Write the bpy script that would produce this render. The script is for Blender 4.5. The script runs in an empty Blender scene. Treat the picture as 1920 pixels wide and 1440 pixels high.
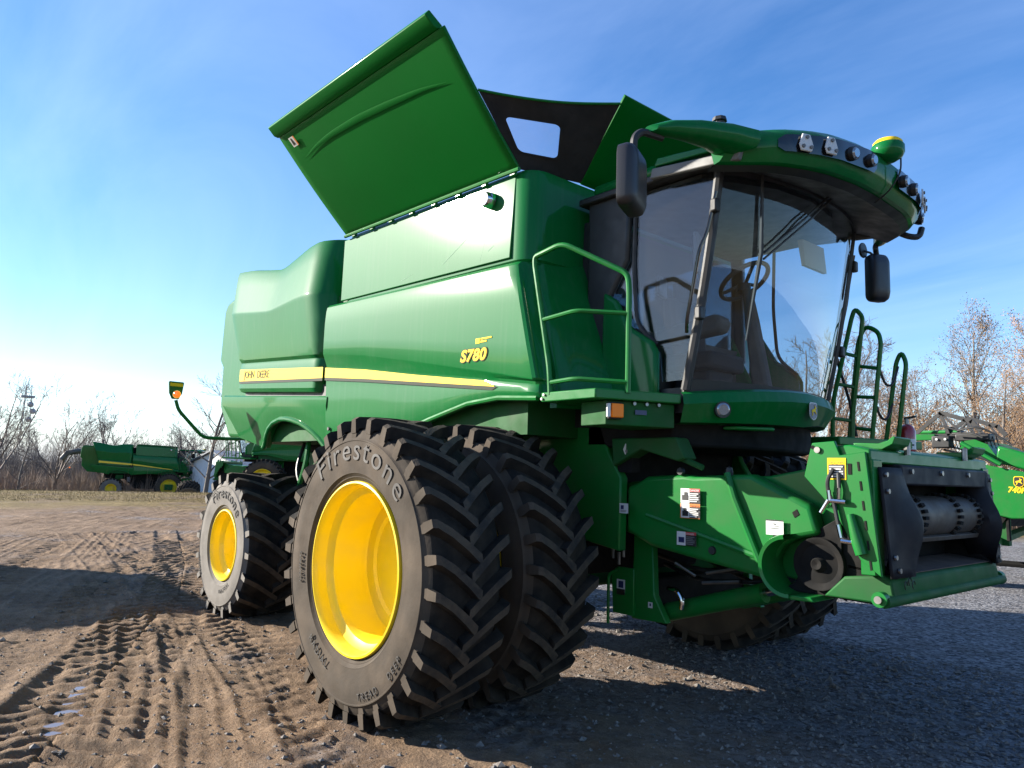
import bpy, bmesh, math, random
import numpy as np
from mathutils import Vector, Matrix
R = math.radians
random.seed(7)
rng = np.random.default_rng(11)
scene = bpy.context.scene
COL = scene.collection

# ------------------------------------------------------------------ camera
yaw, pitch, roll = 2.42733, 0.119848, 0.030558
f = Vector((math.cos(pitch)*math.cos(yaw), math.cos(pitch)*math.sin(yaw), math.sin(pitch)))
r_ = Vector((math.sin(yaw), -math.cos(yaw), 0)); u_ = r_.cross(f)
rr = math.cos(roll)*r_ + math.sin(roll)*u_; uu = -math.sin(roll)*r_ + math.cos(roll)*u_
cam_d = bpy.data.cameras.new('camera'); cam = bpy.data.objects.new('camera', cam_d); COL.objects.link(cam)
cam.matrix_world = Matrix(((rr.x, uu.x, -f.x, 4.4274), (rr.y, uu.y, -f.y, -5.0719), (rr.z, uu.z, -f.z, 1.5779), (0, 0, 0, 1)))
cam_d.sensor_width = 36; cam_d.lens = 1410.98/1920*36; cam_d.clip_end = 3000; cam_d.clip_start = .05
scene.camera = cam

# ------------------------------------------------------------------ sky and sun
SUN_EL = R(21.6); SUN_AZ = R(-144.1)            # azimuth counted from +X towards +Y
sun_dir = Vector((math.cos(SUN_EL)*math.cos(SUN_AZ), math.cos(SUN_EL)*math.sin(SUN_AZ), math.sin(SUN_EL)))
world = bpy.data.worlds.new('World'); scene.world = world; world.use_nodes = True
nt = world.node_tree; N = nt.nodes; L = nt.links; N.clear()
out = N.new('ShaderNodeOutputWorld'); bg = N.new('ShaderNodeBackground'); L.new(bg.outputs[0], out.inputs[0])
sky = N.new('ShaderNodeTexSky'); sky.sky_type = 'NISHITA'; sky.sun_disc = False
sky.sun_elevation = SUN_EL; sky.sun_rotation = R(90) - SUN_AZ
sky.air_density = 1.0; sky.dust_density = 0.35; sky.ozone_density = 2.6; sky.altitude = 100
tc = N.new('ShaderNodeTexCoord'); sp = N.new('ShaderNodeSeparateXYZ'); L.new(tc.outputs['Generated'], sp.inputs[0])
def wm(op, a, b=None, c=None):
    n = N.new('ShaderNodeMath'); n.operation = op
    for i, v in enumerate((a, b, c)):
        if v is None: continue
        if isinstance(v, (int, float)): n.inputs[i].default_value = v
        else: L.new(v, n.inputs[i])
    return n.outputs[0]
zc = wm('ADD', wm('MAXIMUM', sp.outputs[2], 0.0), 0.22)
cx, cy = wm('DIVIDE', sp.outputs[0], zc), wm('DIVIDE', sp.outputs[1], zc)
cb = N.new('ShaderNodeCombineXYZ'); L.new(cx, cb.inputs[0]); L.new(cy, cb.inputs[1])
mp = N.new('ShaderNodeMapping'); mp.inputs['Rotation'].default_value = (0, 0, R(25)); mp.inputs['Scale'].default_value = (.55, 1.5, 1)
L.new(cb.outputs[0], mp.inputs[0])
n1 = N.new('ShaderNodeTexNoise'); n1.inputs['Scale'].default_value = 1.1; n1.inputs['Detail'].default_value = 7; n1.inputs['Roughness'].default_value = .58; n1.inputs['Distortion'].default_value = .6
L.new(mp.outputs[0], n1.inputs[0])
cr = N.new('ShaderNodeValToRGB'); cr.color_ramp.elements[0].position = .36; cr.color_ramp.elements[1].position = .86
L.new(n1.outputs[0], cr.inputs[0])
hz = wm('MINIMUM', wm('ADD', wm('ADD', wm('MULTIPLY', cr.outputs[0], .21), .035), wm('MULTIPLY', wm('POWER', wm('SUBTRACT', 1.0, wm('MAXIMUM', sp.outputs[2], 0.0)), 16.0), .55)), 1.0)
mx = N.new('ShaderNodeMix'); mx.data_type = 'RGBA'; L.new(hz, mx.inputs[0]); L.new(sky.outputs[0], mx.inputs[6])
mx.inputs[7].default_value = (6.6, 7.6, 9.2, 1)
hs = N.new('ShaderNodeHueSaturation'); hs.inputs['Saturation'].default_value = 1.34; hs.inputs['Hue'].default_value = .509; L.new(mx.outputs[2], hs.inputs['Color'])
L.new(hs.outputs[0], bg.inputs[0]); bg.inputs[1].default_value = 0.08

sd = bpy.data.lights.new('sun', 'SUN'); sd.energy = 5.0; sd.angle = R(.5); sd.color = (1, .93, .82)
so = bpy.data.objects.new('sun', sd); COL.objects.link(so); so.location = sun_dir*60
so.rotation_euler = (-sun_dir).to_track_quat('-Z', 'Y').to_euler()
scene.view_settings.view_transform = 'Standard'; scene.view_settings.look = 'None'
scene.view_settings.exposure = 1.62; scene.view_settings.gamma = 1
scene.render.engine = 'CYCLES'; scene.cycles.use_denoising = True
scene.cycles.max_bounces = 8; scene.cycles.transparent_max_bounces = 12; scene.cycles.sample_clamp_indirect = 6

# ------------------------------------------------------------------ materials
ALB = .68          # overall reflectance of the painted and natural surfaces
def mat(name, col, rough=.5, metal=0, coat=0, coat_r=.06, spec=.5, var=None, bump=None, dust=None, streak=None, emit=None):
    """var=(scale, colour2, amount)  bump=(scale, strength, dist)  dust=(colour, amount, scale)"""
    col = tuple(k*ALB for k in col)
    if var: var = (var[0], tuple(k*ALB for k in var[1]), var[2])
    if dust: dust = (tuple(k*ALB for k in dust[0]), dust[1], dust[2])
    if streak: streak = (tuple(k*ALB for k in streak[0]), streak[1])
    m = bpy.data.materials.new(name); m.use_nodes = True
    t = m.node_tree; b = t.nodes['Principled BSDF']; nn = t.nodes.new; ln = t.links.new
    b.inputs['Roughness'].default_value = rough; b.inputs['Metallic'].default_value = metal
    b.inputs['Coat Weight'].default_value = coat; b.inputs['Coat Roughness'].default_value = coat_r
    b.inputs['Specular IOR Level'].default_value = spec
    b.inputs['Base Color'].default_value = (*col, 1)
    c = nn('ShaderNodeTexCoord').outputs['Object']
    cur = None
    def noise(sc, det=4, mapping=None):
        n = nn('ShaderNodeTexNoise'); n.inputs['Scale'].default_value = sc; n.inputs['Detail'].default_value = det
        if mapping:
            mp = nn('ShaderNodeMapping'); mp.inputs['Scale'].default_value = mapping; ln(c, mp.inputs[0]); ln(mp.outputs[0], n.inputs[0])
        else: ln(c, n.inputs[0])
        return n.outputs[0]
    def ramp(x, lo, hi):
        r = nn('ShaderNodeMapRange'); r.inputs[1].default_value = lo; r.inputs[2].default_value = hi; ln(x, r.inputs[0]); return r.outputs[0]
    def mixc(fac, a, bcol, k=1.0):
        mm = nn('ShaderNodeMath'); mm.operation = 'MULTIPLY'; ln(fac, mm.inputs[0]); mm.inputs[1].default_value = k
        x = nn('ShaderNodeMix'); x.data_type = 'RGBA'; ln(mm.outputs[0], x.inputs[0])
        if isinstance(a, tuple): x.inputs[6].default_value = (*a, 1)
        else: ln(a, x.inputs[6])
        x.inputs[7].default_value = (*bcol, 1); return x.outputs[2]
    if var: cur = mixc(ramp(noise(var[0]), .35, .65), cur or col, var[1], var[2])
    if streak: cur = mixc(ramp(noise(1, 5, (26, 26, 1.3)), .5, .78), cur or col, streak[0], streak[1])
    if dust:
        cur = mixc(ramp(noise(dust[2], 6), .42, .72), cur or col, dust[0], dust[1])
        rr_ = nn('ShaderNodeMapRange'); ln(noise(dust[2]*1.7, 5), rr_.inputs[0]); rr_.inputs[1].default_value = .35; rr_.inputs[2].default_value = .7
        rr_.inputs[3].default_value = rough; rr_.inputs[4].default_value = min(1, rough+.18); ln(rr_.outputs[0], b.inputs['Roughness'])
    if cur: ln(cur, b.inputs['Base Color'])
    if bump:
        bp = nn('ShaderNodeBump'); bp.inputs['Strength'].default_value = bump[1]; bp.inputs['Distance'].default_value = bump[2]
        ln(noise(bump[0], 5), bp.inputs['Height']); ln(bp.outputs[0], b.inputs['Normal'])
    if emit: b.inputs['Emission Color'].default_value = (*emit[0], 1); b.inputs['Emission Strength'].default_value = emit[1]
    return m
def glass_mat(name, tint, rough=0.0, base=.05, haze=None):
    m = bpy.data.materials.new(name); m.use_nodes = True; t = m.node_tree; t.nodes.clear(); nn = t.nodes.new; ln = t.links.new
    o = nn('ShaderNodeOutputMaterial'); tr = nn('ShaderNodeBsdfTransparent'); gl = nn('ShaderNodeBsdfGlossy'); mxs = nn('ShaderNodeMixShader')
    tr.inputs[0].default_value = (*tint, 1); gl.inputs['Roughness'].default_value = rough
    g = nn('ShaderNodeNewGeometry'); d = nn('ShaderNodeVectorMath'); d.operation = 'DOT_PRODUCT'; ln(g.outputs['Incoming'], d.inputs[0]); ln(g.outputs['Normal'], d.inputs[1])
    def mt(op, a, b):
        n = nn('ShaderNodeMath'); n.operation = op
        for i, v in enumerate((a, b)):
            if v is None: continue
            if isinstance(v, (int, float)): n.inputs[i].default_value = v
            else: ln(v, n.inputs[i])
        return n.outputs[0]
    k = mt('POWER', mt('SUBTRACT', 1.0, mt('ABSOLUTE', d.outputs['Value'], None)), 4.0)
    fac = mt('ADD', mt('MULTIPLY', k, 1-base), base)
    ln(fac, mxs.inputs[0]); ln(tr.outputs[0], mxs.inputs[1]); ln(gl.outputs[0], mxs.inputs[2])
    fin = mxs.outputs[0]
    if haze:
        df = nn('ShaderNodeBsdfDiffuse'); df.inputs[0].default_value = (*haze[0], 1); m2 = nn('ShaderNodeMixShader')
        c = nn('ShaderNodeTexCoord'); nz = nn('ShaderNodeTexNoise'); nz.inputs['Scale'].default_value = 3.5; nz.inputs['Detail'].default_value = 6; ln(c.outputs['Object'], nz.inputs[0])
        ln(mt('MULTIPLY', nz.outputs[0], haze[1]*2), m2.inputs[0]); ln(fin, m2.inputs[1]); ln(df.outputs[0], m2.inputs[2]); fin = m2.outputs[0]
    ln(fin, o.inputs[0]); return m
DUST = (.28, .22, .16)
M = dict(
 green=mat('green_paint', (.002, .160, .032), .5, coat=.38, coat_r=.075, spec=.05, var=(1.3, (.003, .142, .030), .6), streak=((.06, .19, .08), .28), bump=(1.1, .05, .02)),
 lid_green=mat('green_lid_paint', (.001, .165, .018), .5, coat=.16, coat_r=.15, spec=.06, var=(1.5, (.002, .145, .016), .6), streak=((.02, .18, .04), .15)),
 green_worn=mat('green_frame_paint', (.004, .195, .028), .48, coat=.3, coat_r=.15, spec=.15, var=(3, (.006, .165, .027), .6), dust=((.09, .15, .06), .22, 6)),
 green_dirt_and_shade=mat('green_dusty_shaded_paint', (.008, .12, .022), .6, spec=.2, dust=((.07, .08, .05), .4, 4), var=(5, (.010, .085, .02), .5)),
 yellow=mat('yellow_wheel_paint', (1.22, .90, .004), .5, coat=.3, coat_r=.12, spec=.3, var=(3, (1.15, .83, .006), .5), dust=((.75, .58, .25), .28, 4)),
 stripe=mat('yellow_decal', (1.2, .84, .09), .6, spec=.1), stripe_edge=mat('dark_decal_edge', (.035, .045, .03), .6, spec=.1),
 decal_yellow=mat('yellow_print', (1.15, .75, .03), .6, spec=.1), letter_dark=mat('dark_print', (.05, .06, .02), .6, spec=.1),
 white_print=mat('white_print', (.8, .8, .78), .45), black_print=mat('black_print', (.015, .015, .015), .45),
 red_print=mat('red_print', (.6, .04, .03), .45), orange_print=mat('orange_print', (.8, .22, .02), .45), blue_print=mat('navy_print', (.02, .03, .12), .35),
 side_rubber=mat('dusty_sidewall_rubber', (.060, .049, .038), .78, spec=.15, var=(2.2, (.092, .074, .056), .9), dust=((.16, .122, .088), .6, 3.2), bump=(45, .15, .01)),
 rear_rubber=mat('pale_dusty_sidewall_rubber', (.165, .15, .132), .75, spec=.2, var=(3, (.225, .205, .18), .9), dust=((.28, .255, .225), .5, 5), bump=(45, .15, .01)),
 tread_rubber=mat('tread_rubber', (.015, .0145, .014), .82, spec=.15, var=(4, (.026, .022, .018), .8), dust=((.11, .085, .06), .4, 7), bump=(60, .2, .01)),
 lug_rubber=mat('lug_top_rubber', (.045, .041, .037), .85, spec=.15, var=(5, (.095, .075, .055), .9), dust=((.15, .115, .08), .5, 14), bump=(50, .5, .01)),
 letter_rubber=mat('raised_letter_rubber', (.014, .014, .015), .5, dust=((.06, .05, .04), .4, 8)),
 letter_faint=mat('worn_letter_rubber', (.05, .046, .042), .65, dust=((.09, .075, .06), .5, 8)),
 black=mat('black_plastic', (.016, .016, .017), .45, dust=((.05, .045, .04), .3, 6)), black_gloss=mat('gloss_black', (.008, .008, .009), .15, coat=.5),
 mirror_shell=mat('mirror_shell_plastic', (.022, .021, .024), .42, bump=(120, .12, .003)), fabric=mat('black_tarp', (.012, .011, .012), .8, bump=(14, .4, .02), dust=((.035, .028, .026), .4, 5)),
 grey=mat('grey_trim', (.17, .17, .17), .55, dust=((.26, .24, .21), .4, 8)), dark=mat('dark_steel_and_shade', (.009, .009, .009), .8, spec=.2, dust=((.03, .025, .02), .5, 6)),
 steel=mat('bare_steel', (.42, .41, .4), .35, metal=1, dust=((.25, .2, .16), .5, 9)), chrome=mat('chrome', (.75, .75, .76), .12, metal=1),
 drum_steel=mat('worn_drum_steel', (.12, .10, .085), .55, metal=.5, dust=((.10, .065, .04), .7, 7)), liner=mat('dark_scuffed_steel', (.012, .013, .019), .55, spec=.2, dust=((.07, .055, .045), .35, 5)),
 rust=mat('rusty_floor_steel', (.10, .062, .045), .75, dust=((.19, .12, .08), .5, 6)),
 lens=mat('clear_lens', (.35, .38, .42), .12, metal=.7, coat=1), amber=mat('amber_lens', (1.3, .30, .005), .4, spec=.2, coat=.15), amber_lit=mat('lit_amber_lens', (.95, .16, .01), .25, coat=1, emit=((1, .2, .02), .35)),
 white_part=mat('white_plastic', (.72, .72, .7), .45), red=mat('red_enamel', (.42, .015, .015), .3, coat=.6),
 seat=mat('dark_seat_fabric', (.04, .036, .034), .85, bump=(90, .3, .005)), interior=mat('cab_interior_plastic', (.075, .068, .058), .7, dust=((.2, .16, .12), .6, 5)),
 tan=mat('tan_panel', (.42, .29, .15), .8), screen=mat('dark_screen', (.02, .025, .03), .15),
 glass=glass_mat('tinted_cab_glass', (.80, .86, .90), 0.004, .05, ((.36, .29, .22), .010)), clear=glass_mat('clear_plastic_window', (.86, .88, .95), .02, .04, ((.7, .72, .8), .12)),
 mirror=mat('mirror_glass', (.9, .9, .9), .02, metal=1),
)
# ------------------------------------------------------------------ mesh helpers
class MB:
    def __init__(s): s.v = []; s.f = []; s.m = []
    def add(s, vf, mi=0):
        V, F = vf; o = len(s.v); s.v += [tuple(p) for p in V]; s.f += [tuple(i+o for i in q) for q in F]; s.m += [mi]*len(F); return s
    def build(s, name, mats, parent=None, bevel=0, seg=2, sharp=35, solid=0, flip_y=False, recalc=True, group=None):
        me = bpy.data.meshes.new(name)
        V = [(x, -y, z) for x, y, z in s.v] if flip_y else s.v
        me.from_pydata(V, [], s.f)
        if not isinstance(mats, (list, tuple)): mats = [mats]
        for m in mats: me.materials.append(m)
        if len(mats) > 1: me.polygons.foreach_set('material_index', s.m)
        if recalc:
            bm = bmesh.new(); bm.from_mesh(me); bmesh.ops.recalc_face_normals(bm, faces=bm.faces); bm.to_mesh(me); bm.free()
        me.polygons.foreach_set('use_smooth', [True]*len(me.polygons)); me.set_sharp_from_angle(angle=R(sharp)); me.update()
        o = bpy.data.objects.new(name, me); COL.objects.link(o)
        if parent: o.parent = parent
        if solid:
            md = o.modifiers.new('thickness', 'SOLIDIFY'); md.thickness = solid; md.offset = 0
        if bevel:
            md = o.modifiers.new('bevel', 'BEVEL'); md.width = bevel; md.segments = seg; md.limit_method = 'ANGLE'; md.angle_limit = R(40)
        return o
def box(c, s, rz=0, ry=0):
    sx, sy, sz = [k/2 for k in s]
    V = [Vector((x, y, z)) for x in (-sx, sx) for y in (-sy, sy) for z in (-sz, sz)]
    m = Matrix.Rotation(rz, 3, 'Z') @ Matrix.Rotation(ry, 3, 'Y')
    return [tuple(m @ v + Vector(c)) for v in V], [(0, 1, 3, 2), (4, 6, 7, 5), (0, 4, 5, 1), (2, 3, 7, 6), (0, 2, 6, 4), (1, 5, 7, 3)]
def prism(poly, axis, lo, hi):
    n = len(poly); V = []
    for h in (lo, hi):
        for a, b in poly:
            V.append({'x': (h, a, b), 'y': (a, h, b), 'z': (a, b, h)}[axis])
    F = [tuple(range(n)), tuple(range(2*n-1, n-1, -1))] + [(i, (i+1) % n, n+(i+1) % n, n+i) for i in range(n)]
    return V, F
def rings(rows, closed=True, cap=False):
    n = len(rows[0]); V = [p for r in rows for p in r]; F = []
    for i in range(len(rows)-1):
        for j in range(n if closed else n-1):
            a, b = i*n+j, i*n+(j+1) % n
            F.append((a, b, b+n, a+n))
    if cap: F.append(tuple(range(n))[::-1]); F.append(tuple(range((len(rows)-1)*n, len(rows)*n)))
    return V, F
def lathe(prof, n=48, axis='y', c=(0, 0, 0), cap=False, a0=0, a1=2*math.pi):
    full = abs(a1-a0-2*math.pi) < 1e-6; k = n if full else n+1
    rows = []
    for r, h in prof:
        row = []
        for i in range(k):
            a = a0+(a1-a0)*i/n; p, q = r*math.cos(a), r*math.sin(a)
            row.append({'y': (c[0]+p, c[1]+h, c[2]+q), 'x': (c[0]+h, c[1]+p, c[2]+q), 'z': (c[0]+p, c[1]+q, c[2]+h)}[axis])
        rows.append(row)
    return rings(rows, full, cap)
def fillet(pts, rad, k=4):
    P = [Vector(p) for p in pts]; o = [P[0]]
    for i in range(1, len(P)-1):
        a, b, c = P[i-1], P[i], P[i+1]; d1, d2 = (a-b), (c-b); l = min(rad, d1.length*.45, d2.length*.45)
        p, q = b+d1.normalized()*l, b+d2.normalized()*l
        for j in range(k+1):
            t = j/k; o.append((1-t)**2*p+2*t*(1-t)*b+t*t*q)
    return o+[P[-1]]
def tube(pts, r, n=8, rad=0, cap=True):
    P = fillet(pts, rad) if rad else [Vector(p) for p in pts]
    rs = r if isinstance(r, (list, tuple)) else [r]*len(P)
    t0 = (P[1]-P[0]).normalized(); up = Vector((0, 0, 1)) if abs(t0.z) < .9 else Vector((1, 0, 0)); nrm = (up-up.dot(t0)*t0).normalized(); rows = []
    for i, p in enumerate(P):
        t = ((P[min(i+1, len(P)-1)]-P[max(i-1, 0)])).normalized(); nrm = (nrm-nrm.dot(t)*t).normalized(); bi = t.cross(nrm)
        rows.append([tuple(p+rs[i]*(math.cos(2*math.pi*j/n)*nrm+math.sin(2*math.pi*j/n)*bi)) for j in range(n)])
    return rings(rows, True, cap)
def rrect(w, h, r, k=4, cx=0, cy=0):
    o = []
    for sx, sy, a in ((1, 1, 0), (-1, 1, 90), (-1, -1, 180), (1, -1, 270)):
        for j in range(k+1):
            t = R(a+90*j/k); o.append((cx+sx*(w/2-r)+r*math.cos(t), cy+sy*(h/2-r)+r*math.sin(t)))
    return o
def interp(pts, s):
    """point of a polyline at parameter s (by x for 2-D tables)"""
    xs = [p[0] for p in pts]; return float(np.interp(s, xs, [p[1] for p in pts]))
def one(name, vf, m, parent=None, **k): return MB().add(vf).build(name, m, parent, **k)
def text(name, body, size, fn, m, parent, extrude=.0, xscale=1, shear=0, align='LEFT', spacing=1, offset=0):
    c = bpy.data.curves.new(name, 'FONT'); c.body = body; c.size = size; c.extrude = extrude; c.align_x = align; c.shear = shear; c.space_character = spacing; c.offset = offset; c.resolution_u = 4
    o = bpy.data.objects.new(name, c); COL.objects.link(o); dg = bpy.context.evaluated_depsgraph_get(); me = bpy.data.meshes.new_from_object(o.evaluated_get(dg))
    bpy.data.objects.remove(o); me.name = name
    for v in me.vertices: v.co = fn(v.co.x*xscale, v.co.y, v.co.z)
    me.materials.clear(); me.materials.append(m); me.update()
    q = bpy.data.objects.new(name, me); COL.objects.link(q); q.parent = parent; return q
def thing(name, label, cat, loc=(0, 0, 0), rz=0, group=None):
    o = bpy.data.objects.new(name, None); COL.objects.link(o); o.location = loc; o.rotation_euler = (0, 0, rz); o.empty_display_size = .2
    return tag(o, label, cat, group)
def tag(o, label, cat, group=None, kind=None):
    o['label'] = label; o['category'] = cat
    if group: o['group'] = group
    if kind: o['kind'] = kind
    return o
KIDS = {}
def index_children():
    KIDS.clear()
    for o in bpy.data.objects:
        if o.parent: KIDS.setdefault(o.parent.name, []).append(o)
def copy_tree(o, parent=None, keep=lambda n: True):
    c = o.copy(); COL.objects.link(c); c.parent = parent
    for ch in KIDS.get(o.name, []):
        if keep(ch.name.split('.')[0], ch): copy_tree(ch, c, keep)
    return c
def emblem(parent, fn, h, back, line, fig, name='emblem'):
    """rounded shield with a leaping deer, height h, drawn in plane coordinates (x, y, lift)"""
    def sh(k): return [(x*h*k, y*h*k) for x, y in [(-.30, .5), (.30, .5), (.40, .40), (.42, .0), (.40, -.22), (.24, -.42), (0, -.5), (-.24, -.42), (-.40, -.22), (-.42, .0), (-.40, .40)]]
    def plate(nm, pts, z0, z1, m, par):
        V = [tuple(fn(x, y, z0)) for x, y in pts]+[tuple(fn(x, y, z1)) for x, y in pts]; n = len(pts)
        return one(nm, (V, [tuple(range(n))[::-1], tuple(range(n, 2*n))]+[(i, (i+1) % n, n+(i+1) % n, n+i) for i in range(n)]), m, par)
    b = plate(name, sh(1), 0, .006, line, parent)
    plate('emblem_field', sh(.88), .0062, .008, back, b)
    deer = [(-.27, .02), (-.20, .10), (-.05, .12), (.06, .16), (.10, .27), (.05, .36), (.12, .34), (.16, .24), (.24, .25), (.27, .20), (.19, .16), (.16, .04), (.22, -.06), (.29, -.14), (.26, -.17), (.16, -.10), (.08, -.04), (-.05, -.02), (-.14, -.06), (-.10, -.16), (-.20, -.28), (-.24, -.26), (-.17, -.16), (-.22, -.06), (-.25, -.04)]
    plate('emblem_deer', [(x*h*.95, y*h*.95) for x, y in deer], .0082, .011, fig, b)
    return b
# ================================================================== combine harvester
combine = thing('combine_harvester', 'large green combine harvester in the foreground with its grain tank lids open', 'combine harvester')

# ------------------------------------------------------------------ wheels (built round the local y axis, outer face at y = 0, inner at y = w)
def tyre_data(Rt, rim, w, lugs, lug_h, sweep, name, mats, groove_mat):
    b = Rt-lug_h; mb = MB(); hw = w/2
    q_ = b-rim; half = [(rim-.008, .045), (rim+.02, .026), (rim+.028, .018), (rim+.034, .018), (rim+.042, .012), (rim+.14*q_, .004), (rim+.15*q_, .0), (rim+.17*q_, .001), (rim+.42*q_, -.018), (rim+.60*q_, -.015), (rim+.725*q_, -.010), (rim+.735*q_, -.014), (rim+.755*q_, -.013), (rim+.765*q_, -.007), (b-.07, .006), (b-.032, .022)]
    prof = [(r, y) for r, y in half] + [(b-.008, .055), (b, .12*w+.06), (b+.006, hw), (b, w-(.12*w+.06)), (b-.008, w-.055)] + [(r, w-y) for r, y in half[::-1]]
    k = len(half)
    n = 96
    V, F = lathe(prof, n); rows = len(prof)-1
    for i in range(rows):
        mi = 0 if (i < k-1 or i > rows-k) else 1
        mb.add((V, F[i*n:(i+1)*n]), mi) if i == 0 else (mb.f.extend(F[i*n:(i+1)*n]), mb.m.extend([mi]*n))
    # lugs
    pitch = 2*math.pi/lugs
    def P(y, a, r): return (r*math.cos(a), y, r*math.sin(a))
    for side in (0, 1):
        for i in range(lugs):
            a0 = i*pitch+(pitch/2 if side else 0); secs = []
            for t, tw, bw, top in ((-.02, .026, .036, Rt-.018), (.06, .026, .040, Rt), (.35, .027, .044, Rt+.002), (.7, .030, .048, Rt+.003), (1.0, .034, .050, Rt+.002)):
                y = t*(hw+.04); y = w-y if side else y
                ac = a0-sweep*(max(0, t)**1.25)
                bot = b-.045 if t < 0 else (b-.016 if t < .1 else b-.006)
                secs.append([P(y, ac-bw/Rt, bot), P(y, ac-tw/Rt, top), P(y, ac+tw/Rt, top), P(y, ac+bw/Rt, bot)])
            V, F = rings(secs, False)
            ns = len(secs)
            mats_i = []
            for q in range(ns-1): mats_i += [1, 2, 1]
            o = len(mb.v); mb.v += V; mb.f += [tuple(j+o for j in q) for q in F]; mb.m += mats_i
            mb.f += [tuple(o+j for j in (3, 2, 1, 0)), tuple(o+(ns-1)*4+j for j in (0, 1, 2, 3))]; mb.m += [0, 1]
            # buttress running down the sidewall from the lug end
            y = w if side else 0; s = -1 if side else 1
            q = [P(y+s*.0, a0-.036/Rt, b-.045), P(y+s*.0, a0+.036/Rt, b-.045), P(y+s*-.004, a0-.022/Rt, b-.115), P(y+s*-.004, a0+.022/Rt, b-.115),
                 P(y+s*.03, a0-.036/Rt, b-.045), P(y+s*.03, a0+.036/Rt, b-.045), P(y+s*.02, a0-.022/Rt, b-.115), P(y+s*.02, a0+.022/Rt, b-.115)]
            o = len(mb.v); mb.v += q; mb.f += [tuple(o+j for j in z) for z in ((0, 1, 3, 2), (0, 2, 6, 4), (1, 5, 7, 3), (2, 3, 7, 6))]; mb.m += [0]*4
    ob = mb.build(name, mats, None, sharp=32, recalc=False); return ob
def arc_text(body, size, rad, mid, yoff, m, parent, spacing=1.0, inward=False, extrude=.002, xs=1):
    """text on the outer sidewall (seen from -y); mid = angle of its centre, read clockwise along the top"""
    def fn(x, y, z):
        a = mid-x/rad if not inward else mid+x/rad; rr_ = rad+y if not inward else rad-y
        return Vector((rr_*math.cos(a), yoff(rr_)-z, rr_*math.sin(a)))
    return text('sidewall_lettering', body, size, fn, m, parent, extrude=extrude, align='CENTER', spacing=spacing, xscale=xs)
def rim_objs(rim, w, depth, parent, hub=.16, bolts=10, plain=False):
    prof = [(rim-.004, .06), (rim+.004, .03), (rim, .012), (rim-.012, .008), (rim-.022, .02), (rim-.03, .05), (rim-.034, .10), (rim-.05, .125), (rim-.075, .14), (rim-.082, .17), (rim-.082, depth-.02), (rim-.09, depth-.004), (rim-.11, depth), (rim*.70, depth+.004), (rim*.66, depth+.02), (0.001, depth+.03)]
    rm = one('rim', lathe(prof, 72), M['yellow'], parent, sharp=28)
    back = [(rim-.082, depth), (rim-.075, w-.12), (rim-.03, w-.06), (rim, w-.02)]
    one('rim_barrel', lathe(back, 48), M['yellow'], parent)
    if plain: return
    mb = MB()
    for i in range(bolts):
        a = 2*math.pi*i/bolts; mb.add(lathe([(.001, depth-.055), (.016, depth-.055), (.018, depth-.03)], 6, c=(hub*.85*math.cos(a), 0, hub*.85*math.sin(a))))
    mb.add(lathe([(.001, depth-.075), (.07, depth-.07), (.085, depth-.03)], 20))
    mb.build('wheel_bolts', M['yellow'], parent)
    one('valve_stem', tube([(rim-.1, .19, .03), (rim-.14, .13, .03), (rim-.15, .10, .03)], .008, 6), M['chrome'], parent)
def wheel(name_data, loc, rz=0, sy=1, lettering=None, rim=.5, w=.5, depth=.3, spin=0, steer=0):
    e = bpy.data.objects.new('wheel', None); COL.objects.link(e); e.parent = combine; e.location = loc; e.rotation_euler = (0, 0, rz)
    o = bpy.data.objects.new('tyre', name_data); COL.objects.link(o); o.parent = e; o.rotation_euler = (0, spin, 0)
    rim_objs(rim, w, depth, e, plain=True)
    if lettering: lettering(e)
    return e
FRm, FRt, FW = .559, .985, .54
ft = tyre_data(FRt, FRm, FW, 30, .062, R(13), 'front_tyre', [M['side_rubber'], M['tread_rubber'], M['lug_rubber']], None)
fdat = ft.data; bpy.data.objects.remove(ft)
rt_ = tyre_data(.775, .375, .72, 20, .06, R(20), 'rear_tyre', [M['rear_rubber'], M['tread_rubber'], M['lug_rubber']], None)
rdat = rt_.data; bpy.data.objects.remove(rt_)
def f_letters(e):
    yo = lambda r: -.021 if r < .85 else -.016
    arc_text('Firestone', .205, .70, R(84), yo, M['letter_faint'], e, 1.22, xs=1.15)
    arc_text('DEEP', .06, .80, R(-40), yo, M['letter_faint'], e, 1.5, True)
    arc_text('TREAD', .06, .80, R(-66), yo, M['letter_faint'], e, 1.5, True)
    arc_text('RADIAL', .075, .70, R(-120), yo, M['letter_faint'], e, 1.3, True)
    arc_text('520/85R42', .04, .66, R(185), yo, M['letter_faint'], e, 1.2)
def r_letters(e):
    yo = lambda r: -.024
    arc_text('Firestone', .165, .505, R(80), yo, M['letter_rubber'], e, 1.2, xs=1.0)
    arc_text('TRACTION', .05, .50, R(-66), yo, M['letter_faint'], e, 1.2, True)
    arc_text('RADIAL', .05, .60, R(205), yo, M['letter_faint'], e, 1.3)
AX = .945
wheel(fdat, (0, -2.571, AX), 0, lettering=f_letters, rim=FRm, w=FW, depth=.40, spin=R(3))
wheel(fdat, (0, -1.80, AX), 0, rim=FRm, w=FW, depth=.2, spin=R(-3))
wheel(fdat, (0, 2.571, AX), math.pi, rim=FRm, w=FW, depth=.36, spin=R(5))
wheel(fdat, (0, 1.80, AX), math.pi, rim=FRm, w=FW, depth=.2, spin=R(1))
RX = -3.80
wheel(rdat, (RX, -1.993, .735), 0, lettering=r_letters, rim=.375, w=.72, depth=.26, spin=R(4))
wheel(rdat, (RX, 1.993, .735), math.pi, rim=.375, w=.72, depth=.26, spin=R(1))
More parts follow.
